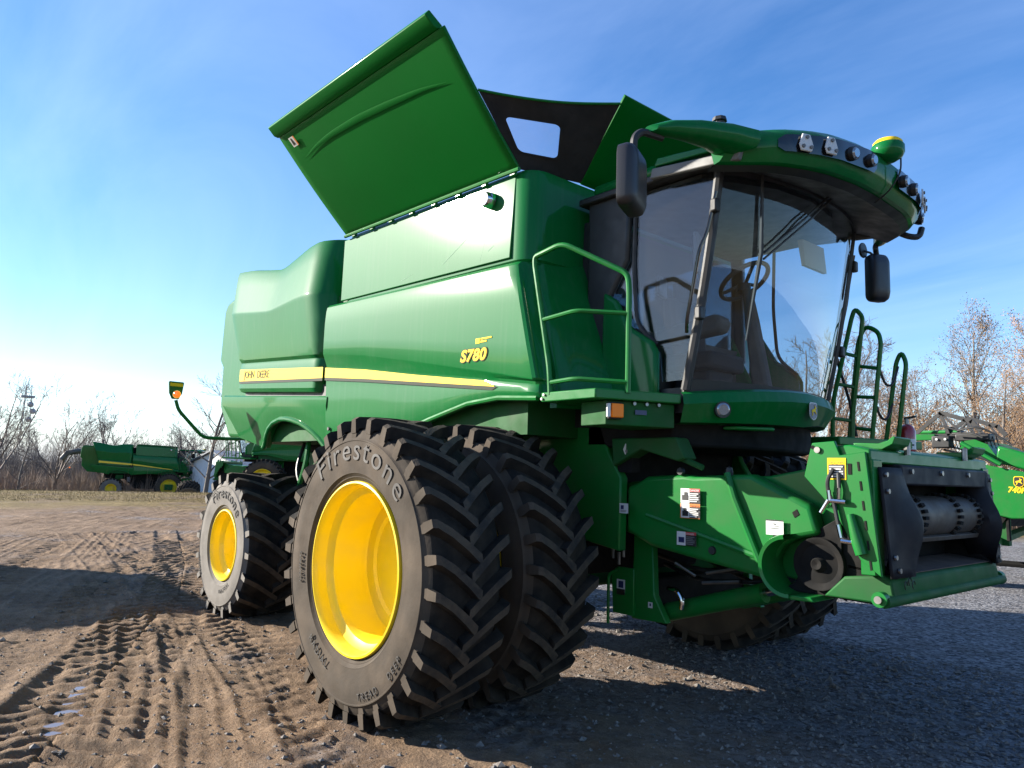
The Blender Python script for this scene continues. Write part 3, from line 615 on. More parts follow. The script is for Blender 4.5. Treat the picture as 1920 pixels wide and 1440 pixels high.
# lamp recess on each half of the visor, reflectors and lamps
def visor_face(y, v, off=0):
    a = abs(y)/1.12; xf = visor_x(y); up = .06*(1-a**2); zt, zb = 3.79+up, 3.53+up*.5+.05*a**3
    z = zb+.05+(zt-zb-.11)*v; x = xf+.012+off+.008*math.sin(math.pi*v)
    return Vector((x, y, z))
for s in (-1, 1):
    ys_ = np.linspace(.16, .93, 24); rows = []
    for v in (0, .33, .66, 1):
        rows.append([tuple(visor_face(s*y, .08+.80*(.5+(v-.5)*min(1, 4.2*math.sin(math.pi*min(.97, max(.03, (y-.13)/.83))))), .009)) for y in ys_])
    one('lamp_recess', rings(rows, False), M['black_gloss'], combine, recalc=False)
    for y in (.80, .64):
        c0 = visor_face(s*y, .5, .02); nrm = Vector((1, s*.5*y, -.05)).normalized(); tx = Vector((-nrm.y, nrm.x, 0))
        sh_ = [(-.028, .055), (.028, .055), (.055, -.02), (.04, -.06), (-.04, -.06), (-.055, -.02)]
        V = [tuple(c0+tx*a+Vector((0, 0, b))) for a, b in sh_]+[tuple(c0+nrm*.012+tx*a*.93+Vector((0, 0, b*.93))) for a, b in sh_]
        pl = one('lamp_cover_plate', (V, [tuple(range(6))[::-1], tuple(range(6, 12))]+[(i, (i+1) % 6, 6+(i+1) % 6, 6+i) for i in range(6)]), M['white_part'], combine, bevel=.004)
        for a, b in ((0, .03), (-.03, -.032), (.03, -.032)):
            q = c0+nrm*.012+tx*a+Vector((0, 0, b)); one('plate_bolt', tube([tuple(q), tuple(q+nrm*.01)], .012, 8), M['grey'], pl)
    for y, rad in ((.44, .047), (.25, .045)):
        c0 = visor_face(s*y, .45, .0); nrm = Vector((1, s*.3*y, -.1)).normalized()
        lp = one('roof_lamp', tube([tuple(c0), tuple(c0+nrm*.035)], [rad, rad*.92], 20), M['black'], combine)
        one('lamp_lens', tube([tuple(c0+nrm*.0352), tuple(c0+nrm*.045)], [rad*.8, rad*.6], 20), M['lens'], lp)
# outer corner fairings that carry the mirrors
for s in (-1, 1):
    secs = []
    for t, (x, y, z, h, d) in zip(range(5), [(1.90, 1.08, 3.70, .15, .16), (1.86, 1.20, 3.715, .145, .13), (1.78, 1.38, 3.72, .12, .10), (1.70, 1.52, 3.715, .09, .08), (1.655, 1.60, 3.705, .04, .045)]):
        secs.append([(x+d*math.cos(R(a)), s*(y-.25*d*math.cos(R(a))), z+h/2*math.copysign(abs(math.sin(R(a)))**.6, math.sin(R(a)))) for a in range(0, 360, 24)])
    one('mirror_fairing', rings(secs, True, True), G, combine, sharp=45)
    arm = one('mirror_arm', tube([(1.66, s*1.50, 3.67), (1.60, s*1.63, 3.69), (1.585, s*1.685, 3.64), (1.58, s*1.69, 3.44)], .024, 8, .07), M['black'], combine)
    MZ, MH, MW = (3.36, .39, .31) if s < 0 else (3.43, .44, .20)
    # mirror housing: rounded box, flat glass facing back
    secs = []
    for dx, k in ((-.055, .90), (-.05, .97), (0, 1.0), (.035, .95), (.058, .80), (.066, .5)):
        secs.append([(1.585+dx, s*1.70+a*k, MZ+b*k) for a, b in rrect(MW, MH, .055, 4)])
    m3 = Matrix.Rotation(R(-24*s), 4, 'Z'); cc = Vector((1.585, s*1.70, 0))
    secs = [[tuple(m3 @ (Vector(p)-cc)+cc) for p in q] for q in secs]
    hs_ = one('mirror_housing', rings(secs, True, True), M['mirror_shell'], combine, sharp=50)
    gl = [(1.5285, s*1.70+a*.86, MZ+b*.9) for a, b in rrect(MW, MH, .055, 4)]; gl = [tuple(m3 @ (Vector(p)-cc)+cc) for p in gl]
    one('mirror_glass', (gl, [tuple(range(len(gl)))]), M['mirror'], hs_, recalc=False)
one('small_round_mirror', lathe([(.001, -.015), (.06, -.012), (.07, .0), (.068, .012), (.001, .014)], 20, 'x', (1.50, 1.60, 3.68)), M['black'], combine)
one('small_mirror_stalk', tube([(1.50, 1.60, 3.68), (1.56, 1.62, 3.65), (1.58, 1.67, 3.62)], .01, 6), M['black'], combine)
# roof antennas, receiver globe and side lamps
gps = one('receiver_base', lathe([(.001, 0), (.05, 0), (.09, .025), (.105, .055), (.105, .10), (.095, .115)], 28, 'z', (2.38, .02, 3.765)), G, combine)
one('receiver_dome', lathe([(.095, .115), (.092, .13), (.078, .145), (.001, .15)], 28, 'z', (2.38, .02, 3.765)), M['decal_yellow'], combine)
one('receiver_bracket', box((2.30, .02, 3.79), (.25, .1, .03)), M['black'], combine, bevel=.006)
one('receiver_cable', tube([(2.44, .08, 3.82), (2.43, .1, 3.7), (2.36, .08, 3.58), (2.25, .1, 3.53)], .006, 6, .05), M['black'], combine)
one('roof_beacon', lathe([(.001, 0), (.05, 0), (.05, .03), (.035, .04), (.035, .06), (.05, .065), (.045, .09), (.001, .095)], 8, 'z', (1.72, -.98, 3.87)), M['black'], combine)
for (x, y, z, rad) in ((2.20, 1.0, 3.76, .055), (2.15, 1.13, 3.70, .05)):
    lp = one('corner_lamp', tube([(x-.06, y-.02, z), (x, y, z), (x+.03, y+.01, z-.005)], [rad*.5, rad, rad*.95], 18), M['black'], combine)
    one('lamp_lens', tube([(x+.031, y+.011, z-.005), (x+.04, y+.014, z-.007)], [rad*.8, rad*.6], 18), M['lens'], lp)
one('lamp_hook_bracket', tube([(2.02, 1.06, 3.60), (2.10, 1.08, 3.55), (2.15, 1.14, 3.55), (2.16, 1.17, 3.63)], .024, 8, .04), M['black'], combine)

# ------------------------------------------------------------------ fascia below the windshield
fy = [(-.99, 1.44), (-.9, 1.53), (-.75, 1.63), (-.5, 1.735), (-.25, 1.785), (0, 1.80), (.25, 1.785), (.45, 1.74), (.6, 1.66), (.75, 1.53), (.86, 1.36), (.92, 1.15)]
rows = [[], [], [], [], [], [], []]
for y, x in fy:
    c_ = 1-min(1, abs(y)/1.0)**1.5; zt = 2.145+.07*c_; zb = 1.955+.02*c_+(.03 if y > 0 else 0); nx, ny = (1, y*.7); l = math.hypot(nx, ny); nx /= l; ny /= l
    for rw, (o, z) in zip(rows, [(-.16, zt+.015), (-.04, zt+.012), (.0, zt-.006), (.025, zt-.075), (.0, (zt+zb)/2-.02), (-.045, zb), (-.2, zb-.005)]): rw.append((x+nx*o, y+ny*o, z))
one('front_fascia', rings(rows, False), G, combine, sharp=22)
def fascia_pt(y, z, off):
    x = np.interp(y, [p[0] for p in fy], [p[1] for p in fy]); n = Vector((1, y*.7, 0)).normalized(); return Vector((x, y, z))+n*off
c0 = fascia_pt(-.79, 2.045, .006); n_ = Vector((1, -.62, -.12)).normalized()
fl = one('fascia_lamp', tube([tuple(c0-n_*.02), tuple(c0+n_*.02)], .055, 24), M['black'], combine); one('lamp_lens', tube([tuple(c0+n_*.0205), tuple(c0+n_*.028)], [.045, .035], 24), M['lens'], fl)
c1 = fascia_pt(.0, 2.085, .022)
emblem(combine, lambda x, y, z: Vector((c1.x+.004+z-.15*(0), c1.y+x, c1.z+y))+Vector((-.10*min(0, y), 0, 0))*0, .125, M['blue_print'], M['white_part'], M['decal_yellow'])
one('grab_handle', prism([(1.50, -.62), (1.60, -.60), (1.74, -.36), (1.68, -.32), (1.52, -.5)], 'z', 1.925, 1.95), M['green_worn'], combine, bevel=.01)
one('undercab_frame', prism([(.5, -.9), (1.30, -.9), (1.55, -.5), (1.6, 0), (1.55, .5), (1.3, .9), (.5, .9)], 'z', 1.80, 2.02), M['dark'], combine, bevel=.02)
one('undercab_bracket', prism([(.78, 1.86), (1.35, 1.86), (1.42, 1.72), (1.36, 1.70), (1.05, 1.78), (.80, 1.66)], 'y', -.94, -.80), M['green_dirt_and_shade'], combine, bevel=.01)
one('undercab_brace', tube([(.95, -.87, 1.82), (1.2, -.9, 1.78), (1.52, -.88, 1.66)], .02, 6), M['green_dirt_and_shade'], combine)
one('throat_wall', box((.62, 0, 1.5), (.08, 1.6, .8)), M['dark'], combine)

# ------------------------------------------------------------------ platform and railings
one('service_platform', prism([(.70, -1.575), (1.20, -1.575), (1.43, -.99), (1.0, -.93), (.70, -.93)], 'z', 2.075, 2.14), M['green_worn'], combine, bevel=.008)
one('platform_skirt', prism([(.95, -1.44), (1.19, -1.46), (1.375, -.99), (.95, -.93)], 'z', 1.915, 2.073), M['green_dirt_and_shade'], combine, bevel=.006)
nrm = Vector((.93, -.37, 0)); base = Vector((1.205, -1.425, 2.005)); tx = Vector((.37, .93, 0))
il = one('indicator_lamp', (lambda vf: ([tuple(base+tx*(a)+nrm*b+Vector((0, 0, c))) for a, b, c in vf[0]], vf[1]))(box((.015, .02, 0), (.1, .03, .11))), M['black'], combine, bevel=.008)
one('amber_lens', (lambda vf: ([tuple(base+tx*(a)+nrm*b+Vector((0, 0, c))) for a, b, c in vf[0]], vf[1]))(box((.02, .043, 0), (.085, .02, .09))), M['amber'], il, bevel=.006)
one('lamp_reflector', (lambda vf: ([tuple(base+tx*(a)+nrm*b+Vector((0, 0, c))) for a, b, c in vf[0]], vf[1]))(box((-.043, .043, 0), (.022, .018, .085))), M['white_part'], il)
for k in (.16, .25, .34): one('skirt_bolt', (lambda q: tube([tuple(q), tuple(q+nrm*.012)], .012, 8))(base+tx*k+nrm*.004+Vector((0, 0, .055))), M['steel'], combine)
sgn = one('maker_plate', (lambda vf: ([tuple(base+tx*(a)+nrm*b+Vector((0, 0, c))) for a, b, c in vf[0]], vf[1]))(box((.21, .006, 0), (.085, .004, .03))), M['blue_print'], combine)
for px_ in (.715, .735):
    one('platform_bolt', tube([(px_, -1.575, 2.095 if px_ < .72 else 2.122), (px_, -1.587, 2.095 if px_ < .72 else 2.122)], .009, 8), M['steel'], combine)
mb = MB()
mb.add(tube([(.775, -1.56, 2.12), (.76, -1.56, 2.3), (.585, -1.56, 3.06), (.585, -1.56, 3.12), (.86, -1.56, 3.16), (1.28, -1.37, 2.91), (1.295, -1.37, 2.80), (1.285, -1.36, 2.12)], .019, 10, .07)); mb.build('platform_handrail', M['green_worn'], combine)
mb = MB(); mb.add(tube([(.685, -1.56, 2.65), (1.0, -1.56, 2.67), (1.29, -1.37, 2.64)], .016, 8, .05)); mb.build('handrail_crossbar', M['green_worn'], combine)
mb = MB(); mb.add(tube([(.77, -1.56, 2.205), (1.0, -1.56, 2.215), (1.285, -1.365, 2.19)], .016, 8, .05)); mb.build('handrail_crossbar', M['green_worn'], combine)
c0 = Vector((.93, -.905, 1.80)); sh_ = [(-.028, .055), (.028, .055), (.055, -.02), (.04, -.06), (-.04, -.06), (-.055, -.02)]
nn_ = Vector((.8, -.6, 0)); tt = Vector((.6, .8, 0))
V = [tuple(c0+tt*a+Vector((0, 0, b))) for a, b in sh_]+[tuple(c0+nn_*.012+tt*a*.93+Vector((0, 0, b*.93))) for a, b in sh_]
pl = one('lamp_cover_plate', (V, [tuple(range(6))[::-1], tuple(range(6, 12))]+[(i, (i+1) % 6, 6+(i+1) % 6, 6+i) for i in range(6)]), M['white_part'], combine, bevel=.004)
for a, b in ((0, .03), (-.03, -.032), (.03, -.032)):
    q = c0+nn_*.012+tt*a+Vector((0, 0, b)); one('plate_bolt', tube([tuple(q), tuple(q+nn_*.01)], .012, 8), M['grey'], pl)
one('plate_bracket', prism([(.80, 1.62), (.93, 1.62), (.93, 1.88), (.80, 1.88)], 'y', -.89, -.80), M['dark'], combine)
# far-side platform with its ladder rails
one('far_platform', prism([(.5, .97), (1.55, .97), (1.82, 1.95), (.5, 1.95)], 'z', 1.90, 1.97), M['green_worn'], combine, bevel=.01)
for nm, pts in (('ladder_rail', [(1.31, 1.35, 1.95), (1.32, 1.35, 2.3), (1.50, 1.35, 3.02), (1.53, 1.35, 3.10), (1.575, 1.40, 3.03), (1.46, 1.42, 2.2), (1.45, 1.42, 1.95)]), ('ladder_rail', [(1.385, 1.5, 1.95), (1.40, 1.5, 2.1), (1.485, 1.5, 2.84), (1.55, 1.5, 2.97), (1.66, 1.5, 2.90), (1.68, 1.5, 2.80), (1.58, 1.5, 1.95)]), ('ladder_rail', [(1.59, 1.75, 1.93), (1.70, 1.75, 2.66), (1.745, 1.75, 2.75), (1.785, 1.75, 2.65), (1.69, 1.75, 1.93)])):
    one(nm, tube(pts, .02, 8, .08), M['green_worn'], combine)
for a, b in (((1.425, 1.5, 2.35), (1.632, 1.5, 2.33)), ((1.457, 1.5, 2.62), (1.662, 1.5, 2.58)), ((1.40, 1.5, 2.08), (1.595, 1.5, 2.05)), ((1.36, 1.35, 2.45), (1.49, 1.41, 2.42)), ((1.42, 1.35, 2.72), (1.53, 1.41, 2.68)), ((1.33, 1.35, 2.15), (1.455, 1.42, 2.13))):
    one('ladder_rung', tube([a, b], .016, 6), M['green_worn'], combine)
def chain(a, b, sag, n=11):
    A, B = Vector(a), Vector(b); pts = [A.lerp(B, i/n)-Vector((0, 0, sag*4*(i/n)*(1-i/n))) for i in range(n+1)]; return tube(pts, .011, 5)
one('safety_chain', chain((1.655, 1.5, 2.60), (1.715, 1.75, 2.62), .17), M['black'], combine); one('safety_chain', chain((1.615, 1.5, 2.30), (1.66, 1.75, 2.3), .15), M['black'], combine)
one('ladder_brace', tube([(1.33, 1.37, 2.75), (1.42, 1.45, 2.3), (1.45, 1.5, 2.0)], .014, 6), M['black'], combine)
# ------------------------------------------------------------------ feeder house
GW = M['green_worn']
one('feeder_house', prism([(.72, 1.18), (2.2, .98), (2.62, 1.0), (2.60, 1.06), (2.36, 1.06), (2.32, 1.68), (2.3, 1.70), (1.9, 1.62), (.72, 1.55)], 'y', -.70, .70), GW, combine, bevel=.015)
# the mouth is not cut: a dark sheet paints its shaded depth
sidep = [(.82, 1.20), (.82, 1.52), (.91, 1.545), (1.0, 1.595), (1.32, 1.615), (1.40, 1.605), (1.67, 1.62), (1.83, 1.625), (2.22, 1.45), (2.27, 1.285), (2.12, 1.25), (2.03, 1.2), (1.97, 1.10), (1.95, 1.02), (1.94, .99), (1.04, 1.11)]
mb = MB(); mb.add(prism(sidep, 'y', -.815, -.70)); both('feeder_side_shield', mb, GW, bevel=.035, seg=3)
mb = MB(); mb.add(tube([(1.0, -.80, 1.325), (1.9, -.822, 1.12)], .02, 8)); mb.build('shield_crease', GW, combine)
one('shield_strap', tube([(1.665, -.825, 1.63), (1.73, -.84, 1.47), (1.94, -.83, 1.0)], .022, 8), GW, combine)
one('strap_end', lathe([(.001, 0), (.022, 0), (.026, .02), (.02, .05), (.001, .06)], 12, 'z', (1.665, -.80, 1.615)), M['black'], combine)
for x, z in ((1.55, 1.13), (1.30, 1.635)): one('shield_knob', tube([(x, -.81, z), (x, -.83, z)], [.03, .024], 14), M['black'], combine)
one('shield_hole', prism([(2.105, 1.405), (2.135, 1.425), (2.15, 1.395), (2.12, 1.375)], 'y', -.819, -.81), M['dark'], combine)
# round drive guard and pulley
mb = MB(); prof = [(.155, -.24), (.175, -.245), (.182, -.23), (.182, .0), (.16, .01)]
mb.add(lathe(prof+[prof[0]], 40, 'y', (2.14, -.72, 1.10), a0=R(95), a1=R(275))); mb.build('drive_guard', GW, combine, sharp=40)
one('guard_foot', prism([(2.14, .915), (2.30, .92), (2.28, .945), (2.14, .94)], 'y', -.95, -.70), GW, combine, bevel=.006)
pu = one('drive_pulley', lathe([(.001, -.10), (.03, -.11), (.05, -.08), (.11, -.07), (.14, -.09), (.15, -.09), (.15, -.04), (.13, -.03), (.13, 0)], 32, 'y', (2.26, -.73, 1.12)), M['dark'], combine)  # near-black colour stands in for the guard's shade on the pulley
# front frame
fl_ = [(2.30, 1.81), (2.43, 1.82), (2.46, 1.74), (2.60, 1.76), (2.67, 1.10), (2.56, 1.18), (2.42, 1.44), (2.25, 1.62), (2.28, 1.74)]
for s in (-1, 1):
    fp = one('frame_side_plate', prism(fl_, 'y', s*.93-.012, s*.93+.012), M['green_worn'], combine, bevel=.004)
    one('frame_lower_plate', prism([(2.22, 1.30), (2.42, 1.42), (2.56, 1.18), (2.67, 1.10), (2.68, 1.0), (2.60, .93), (2.02, .945), (2.1, 1.0)], 'y', s*.76-.02, s*.76+.02), M['dark'], combine, bevel=.006)  # green plate given a dark colour in place of the shade on it
    for i in range(6):
        z = 1.68-i*.105; x = 2.555+(1.76-z)*.10
        one('plate_slot', box((x, s*.9435, z), (.010, .004, .05), ry=R(-6)), M['dark'], fp)
    one('plate_hole', box((2.515, s*.9435, 1.665), (.02, .004, .06)), M['dark'], fp)
    one('pivot_bolt', tube([(2.335, s*.94, 1.77), (2.335, s*.955, 1.77)], .018, 12), M['steel'], fp)
    one('pivot_hole', tube([(2.305, s*.942, 1.785), (2.305, s*.944, 1.785)], .012, 10), M['dark'], fp)
    lb = one('latch_pin_block', tube([(2.655, s*.90, .985), (2.655, s*.95, .985)], .04, 20), M['green_worn'], combine)
    one('latch_pin', tube([(2.655, s*.951, .985), (2.655, s*.965, .985)], .02, 14), M['steel'], lb)
one('frame_top_beam', prism([(2.28, 1.70), (2.62, 1.70), (2.615, 1.775), (2.5, 1.80), (2.28, 1.785)], 'y', -.915, .915), GW, combine, bevel=.01)
one('frame_bottom_beam', prism([(2.30, .95), (2.67, .945), (2.69, .99), (2.675, 1.08), (2.64, 1.10), (2.42, 1.07)], 'y', -.84, .84), M['green_dirt_and_shade'], combine, bevel=.012)  # darker green on beam and tube stands in for tyre shade
one('frame_bottom_tube', tube([(2.675, -.93, .972), (2.675, .93, .972)], .032, 12), M['green_dirt_and_shade'], combine)
for s in (-1, 1):
    one('frame_face_plate', prism([(s*.915, 1.10), (s*.915, 1.72), (s*.80, 1.72), (s*.80, 1.10)] if s > 0 else [(-.80, 1.10), (-.80, 1.72), (-.915, 1.72), (-.915, 1.10)], 'x', 2.55, 2.63), GW, combine, bevel=.006)
    # dark bulged liner plate at each side of the mouth
    rows = []
    for z in np.linspace(1.68, 1.09, 13):
        b_ = .075*math.exp(-((z-1.36)/.17)**2); w_ = (.40 if s < 0 else .22)+.05*math.exp(-((z-1.4)/.13)**2)-.10*max(0, (1.25-z)/.16)
        xx = 2.635+(1.68-z)*.085
        rows.append([(xx, s*.87, z), (xx+.012, s*.865, z), (xx+.015, s*.78, z), (xx+.02+b_*.6, s*(.68 if s < 0 else .75), z), (xx+.015+b_, s*(.6 if s < 0 else .72), z), (xx-.03+b_, s*(.91-w_), z), (xx-.14, s*(.91-w_-.02), z)])
    one('mouth_liner', rings(rows, False), M['liner'], combine, solid=.008, sharp=50)
    for y, z in ((.83, 1.64), (.83, 1.55), (.83, 1.2), (.80, 1.13)): one('liner_bolt', (lambda q: tube([q, (q[0]+.012, q[1], q[2])], .014, 8))((2.655+(1.68-z)*.085, s*y, z)), M['steel'], combine)
    hk = [(2.44, 1.79), (2.60, 1.78), (2.66, 1.81), (2.675, 1.85), (2.66, 1.855), (2.63, 1.83), (2.58, 1.815), (2.44, 1.82)]
    one('top_hook', prism(hk, 'y', s*.62-.11, s*.62+.11), GW, combine, bevel=.005)
    one('hook_pin', tube([(2.63, s*.46, 1.76), (2.63, s*.46, 1.84)], .018, 10), M['steel'], combine)
one('mouth_top_liner', prism([(2.44, 1.60), (2.665, 1.585), (2.66, 1.70), (2.44, 1.72)], 'y', -.62, .80), M['liner'], combine, bevel=.012)
for y in (-.5, -.05, .4): one('liner_bolt', tube([(2.662, y, 1.665), (2.675, y, 1.665)], .015, 8), M['steel'], combine)
one('mouth_shade_sheet', box((2.38, 0, 1.38), (.02, 1.6, .64)), M['dark'], combine)  # flat dark sheet in place of the shade inside the mouth
one('mouth_floor', prism([(2.42, 1.115), (2.66, 1.095), (2.66, 1.10), (2.42, 1.13)], 'y', -.78, .78), M['rust'], combine)
dr = one('feed_drum', lathe([(.001, -.62), (.125, -.62), (.125, .62), (.001, .62)], 40, 'y', (2.54, .06, 1.40)), M['drum_steel'], combine)
for yy in (-.40, .16, .52):
    mb = MB()
    for i in range(22):
        a = 2*math.pi*i/22; mb.add(box((2.54+.135*math.cos(a), .06+yy, 1.40+.135*math.sin(a)), (.02, .05, .02), ry=-a))
    mb.build('feed_chain', M['dark'], combine)
one('feed_slat', box((2.62, .1, 1.275), (.03, 1.1, .03), ry=R(20)), M['drum_steel'], combine, bevel=.004)
# hydraulic hoses on the side plate
for pts in ([(2.43, -.955, 1.665), (2.40, -.975, 1.60), (2.405, -.965, 1.52), (2.43, -.96, 1.48), (2.455, -.965, 1.36), (2.475, -.965, 1.285), (2.52, -.96, 1.27)], [(2.455, -.95, 1.64), (2.465, -.965, 1.56), (2.46, -.96, 1.49)]): one('hydraulic_hose', tube(pts, .011, 8, .04), M['black'], combine)
for p0, p1 in (((2.405, -.966, 1.545), (2.41, -.966, 1.49)), ((2.455, -.966, 1.36), (2.47, -.966, 1.29)), ((2.40, -.965, 1.49), (2.50, -.965, 1.485)), ((2.47, -.966, 1.275), (2.53, -.96, 1.27)), ((2.405, -.966, 1.49), (2.36, -.966, 1.42)), ((2.465, -.966, 1.56), (2.463, -.966, 1.50))): one('hose_fitting', tube([p0, p1], .013, 8), M['chrome'], combine)
one('latch_cylinder', tube([(2.52, -.96, 1.42), (2.555, -.96, 1.28), (2.575, -.96, 1.21)], [.02, .032, .03], 12), M['green_worn'], combine)
# lift cylinders, final frame legs, hoses below the feeder house
for s in (-1, 1):
    lc = one('lift_cylinder', tube([(.95, s*.48, .62), (1.72, s*.48, .86)], .065, 18), M['green_worn'], combine)
    one('cylinder_rod', tube([(1.72, s*.48, .86), (2.1, s*.48, .975)], .028, 12), M['chrome'], lc)
    one('axle_leg', prism([(.76, 1.20), (.93, 1.20), (.95, .75), (1.06, .57), (.74, .56)], 'y', s*.62-.03, s*.62+.03), M['green_worn'], combine, bevel=.008)
    one('leg_plate', prism([(.56, .88), (.62, .92), (.78, .92), (.78, .58), (.58, .58)], 'y', s*.66-.012, s*.66+.012), M['green_worn'], combine, bevel=.006)
    one('leg_guard_rod', tube([(.56, s*.70, .50), (.56, s*.70, .86), (.64, s*.68, .90)], .012, 6, .05), M['green_worn'], combine)
for pts in ([(1.0, -.55, .80), (1.12, -.6, .80), (1.16, -.6, .74), (1.15, -.6, .68)],): one('bent_pipe', tube(pts, .018, 10, .05), M['chrome'], combine)
for p0, p1 in (((1.25, -.45, .93), (1.5, -.40, .99)), ((1.22, -.45, .86), (1.5, -.42, .90)), ((1.53, -.42, .86), (1.72, -.4, .91)), ((1.38, -.3, 1.0), (1.48, -.3, 1.02)), ((1.02, -.5, .98), (1.16, -.45, .90)), ((.60, -.7, 1.06), (.60, -.7, .98)), ((.66, -.7, 1.03), (.66, -.7, .94)), ((.72, -.72, 1.06), (.72, -.72, 1.0))): one('hose_fitting', tube([p0, p1], .012, 8), M['steel'], combine)
for pts in ([(.7, -.3, 1.0), (1.2, -.42, .93), (1.7, -.38, 1.0), (2.1, -.3, 1.0)], [(.7, -.2, .92), (1.2, -.4, .86), (1.8, -.36, .93)], [(.9, .1, .95), (1.5, .0, .8), (2.0, .2, 1.0)]): one('hydraulic_hose', tube(pts, .016, 8, .2), M['black'], combine)
one('crossmember', box((.8, 0, .75), (.2, 1.2, .22)), M['dark'], combine, bevel=.02)

# ------------------------------------------------------------------ safety decals (flat print on the machine)
def decal(x0, z0, x1, z1, y, parts):
    """parts: list of (u0, v0, u1, v1, material) in 0..1 of the decal"""
    def q(u0, v0, u1, v1, off):
        return [(x0+(x1-x0)*u, y-off, z0+(z1-z0)*v) for u, v in ((u0, v0), (u1, v0), (u1, v1), (u0, v1))], [(0, 1, 2, 3)]
    base_ = one('safety_decal', q(0, 0, 1, 1, 0), parts[0], combine, recalc=False)
    for i, (u0, v0, u1, v1, m) in enumerate(parts[1:]): one('decal_print', q(u0, v0, u1, v1, .0008*(i+1)), m, base_, recalc=False)
    return base_
WP, BP, RP, OP, YP = M['white_print'], M['black_print'], M['red_print'], M['orange_print'], M['decal_yellow']
def lines(u0, u1, v0, v1, n, m): return [(u0, v0+(v1-v0)*(i+.2)/n, u1-(.12 if i % 3 == 0 else .03), v0+(v1-v0)*(i+.7)/n, m) for i in range(n)]
def dtext(d, body, size, x, y, z, m): text('decal_lettering', body, size, lambda a, b, c: Vector((x+a, y, z+b)), m, d)
d1 = decal(1.315, 1.425, 1.47, 1.522, -.8385, [WP, (.46, .0, 1, .78, BP), (.46, .78, 1, 1, RP), (.08, .2, .4, .55, BP), (.2, .5, .36, .75, BP)]+lines(.5, .97, .08, .72, 5, WP)); dtext(d1, 'DANGER', .018, 1.395, -.8475, 1.504, WP)
d2 = decal(1.315, 1.325, 1.47, 1.422, -.8385, [WP, (.46, .0, 1, .78, BP), (.46, .78, 1, 1, OP), (.1, .15, .4, .5, BP), (.16, .5, .3, .7, BP), (0, 0, .03, 1, OP), (0, 0, 1, .04, OP)]+lines(.5, .97, .08, .72, 5, WP)); dtext(d2, 'WARNING', .016, 1.392, -.848, 1.404, BP)
d3 = decal(1.285, 1.145, 1.44, 1.235, -.8385, [WP, (.46, .0, 1, .78, BP), (.46, .78, 1, 1, RP), (.1, .2, .4, .6, M['blue_print'])]+lines(.5, .97, .08, .72, 5, M['grey'])); dtext(d3, 'DANGER', .017, 1.362, -.8475, 1.218, WP)
d4 = decal(1.945, 1.265, 2.06, 1.355, -.8385, [WP, (.0, .92, 1, 1, BP), (.25, .42, .75, .46, BP), (.25, .58, .75, .61, BP), (.42, .7, .58, .76, BP)])
d5 = decal(.835, 1.33, .915, 1.40, -.905, [WP, (.15, .4, .5, .8, M['blue_print'])]+lines(.15, .85, .1, .35, 3, M['grey']))
d6 = decal(.62, .72, .70, .83, -.675, [WP, (.2, .45, .8, .9, M['blue_print']), (0, 0, 1, .38, BP)])
d8 = decal(.90, .66, .94, .70, -.655, [WP, (.3, .3, .7, .8, M['blue_print'])])
d7 = decal(2.39, 1.605, 2.495, 1.725, -.9455, [YP, (.06, .06, .94, .70, BP)]+lines(.12, .88, .1, .66, 5, WP)); dtext(d7, 'CAUTION', .019, 2.40, -.9545, 1.695, BP)
for a, z, y in ((2.66, 1.045, -.70), (2.665, 1.065, -.66), (2.668, 1.045, -.62)): one('frame_scribble', (lambda c: tube([(c[0]+.036, c[1]+.018*math.cos(R(t)), c[2]+.022*math.sin(R(t))) for t in range(0, 300, 30)], .003, 4))((a, y, z)), M['black_print'], combine)

# ------------------------------------------------------------------ marker lamp on its swing arm at the rear
one('marker_arm', tube([(-5.0, -1.30, 1.93), (-5.2, -1.50, 1.92), (-5.2, -1.80, 1.92), (-5.2, -2.12, 2.24), (-5.2, -2.16, 2.36)], .022, 8, .08), M['green_worn'], combine)
mk = one('marker_board', prism([(-2.255, 2.585), (-2.085, 2.585), (-2.08, 2.57), (-2.095, 2.44), (-2.13, 2.37), (-2.21, 2.37), (-2.245, 2.44), (-2.26, 2.57)], 'x', -5.215, -5.185), M['green_worn'], combine, bevel=.008)
one('marker_band', box((-5.182, -2.17, 2.545), (.004, .15, .04)), M['decal_yellow'], mk)
ml = one('marker_lamp', tube([(-5.185, -2.17, 2.425), (-5.145, -2.17, 2.425)], .05, 20), M['chrome'], combine)
one('amber_lens', tube([(-5.144, -2.17, 2.425), (-5.125, -2.17, 2.425), (-5.115, -2.17, 2.425)], [.043, .038, .02], 20), M['amber_lit'], ml)

# ------------------------------------------------------------------ fire extinguisher hung beside the ladder
ext = thing('fire_extinguisher', 'red fire extinguisher with white label hung beside the far ladder rails', 'fire extinguisher', (1.73, 1.86, 1.86))
one('cylinder', lathe([(.001, 0), (.06, 0), (.068, .015), (.068, .20), (.05, .24), (.025, .26), (.001, .262)], 24, 'z'), M['red'], ext)
one('paper_label', lathe([(.0685, .04), (.0685, .13)], 24, 'z'), M['white_print'], ext, recalc=False); one('label_print', lathe([(.069, .07), (.069, .085)], 12, 'z', a0=R(-100), a1=R(-20)), M['black_print'], ext, recalc=False)
one('valve', tube([(0, 0, .26), (0, 0, .31)], .018, 8), M['steel'], ext); one('handle', prism([(-.02, .30), (.08, .32), (.08, .335), (-.02, .32)], 'y', -.012, .012), M['black'], ext)
one('hanger_bracket', box((-.03, .075, .1), (.1, .012, .22)), M['black'], ext)
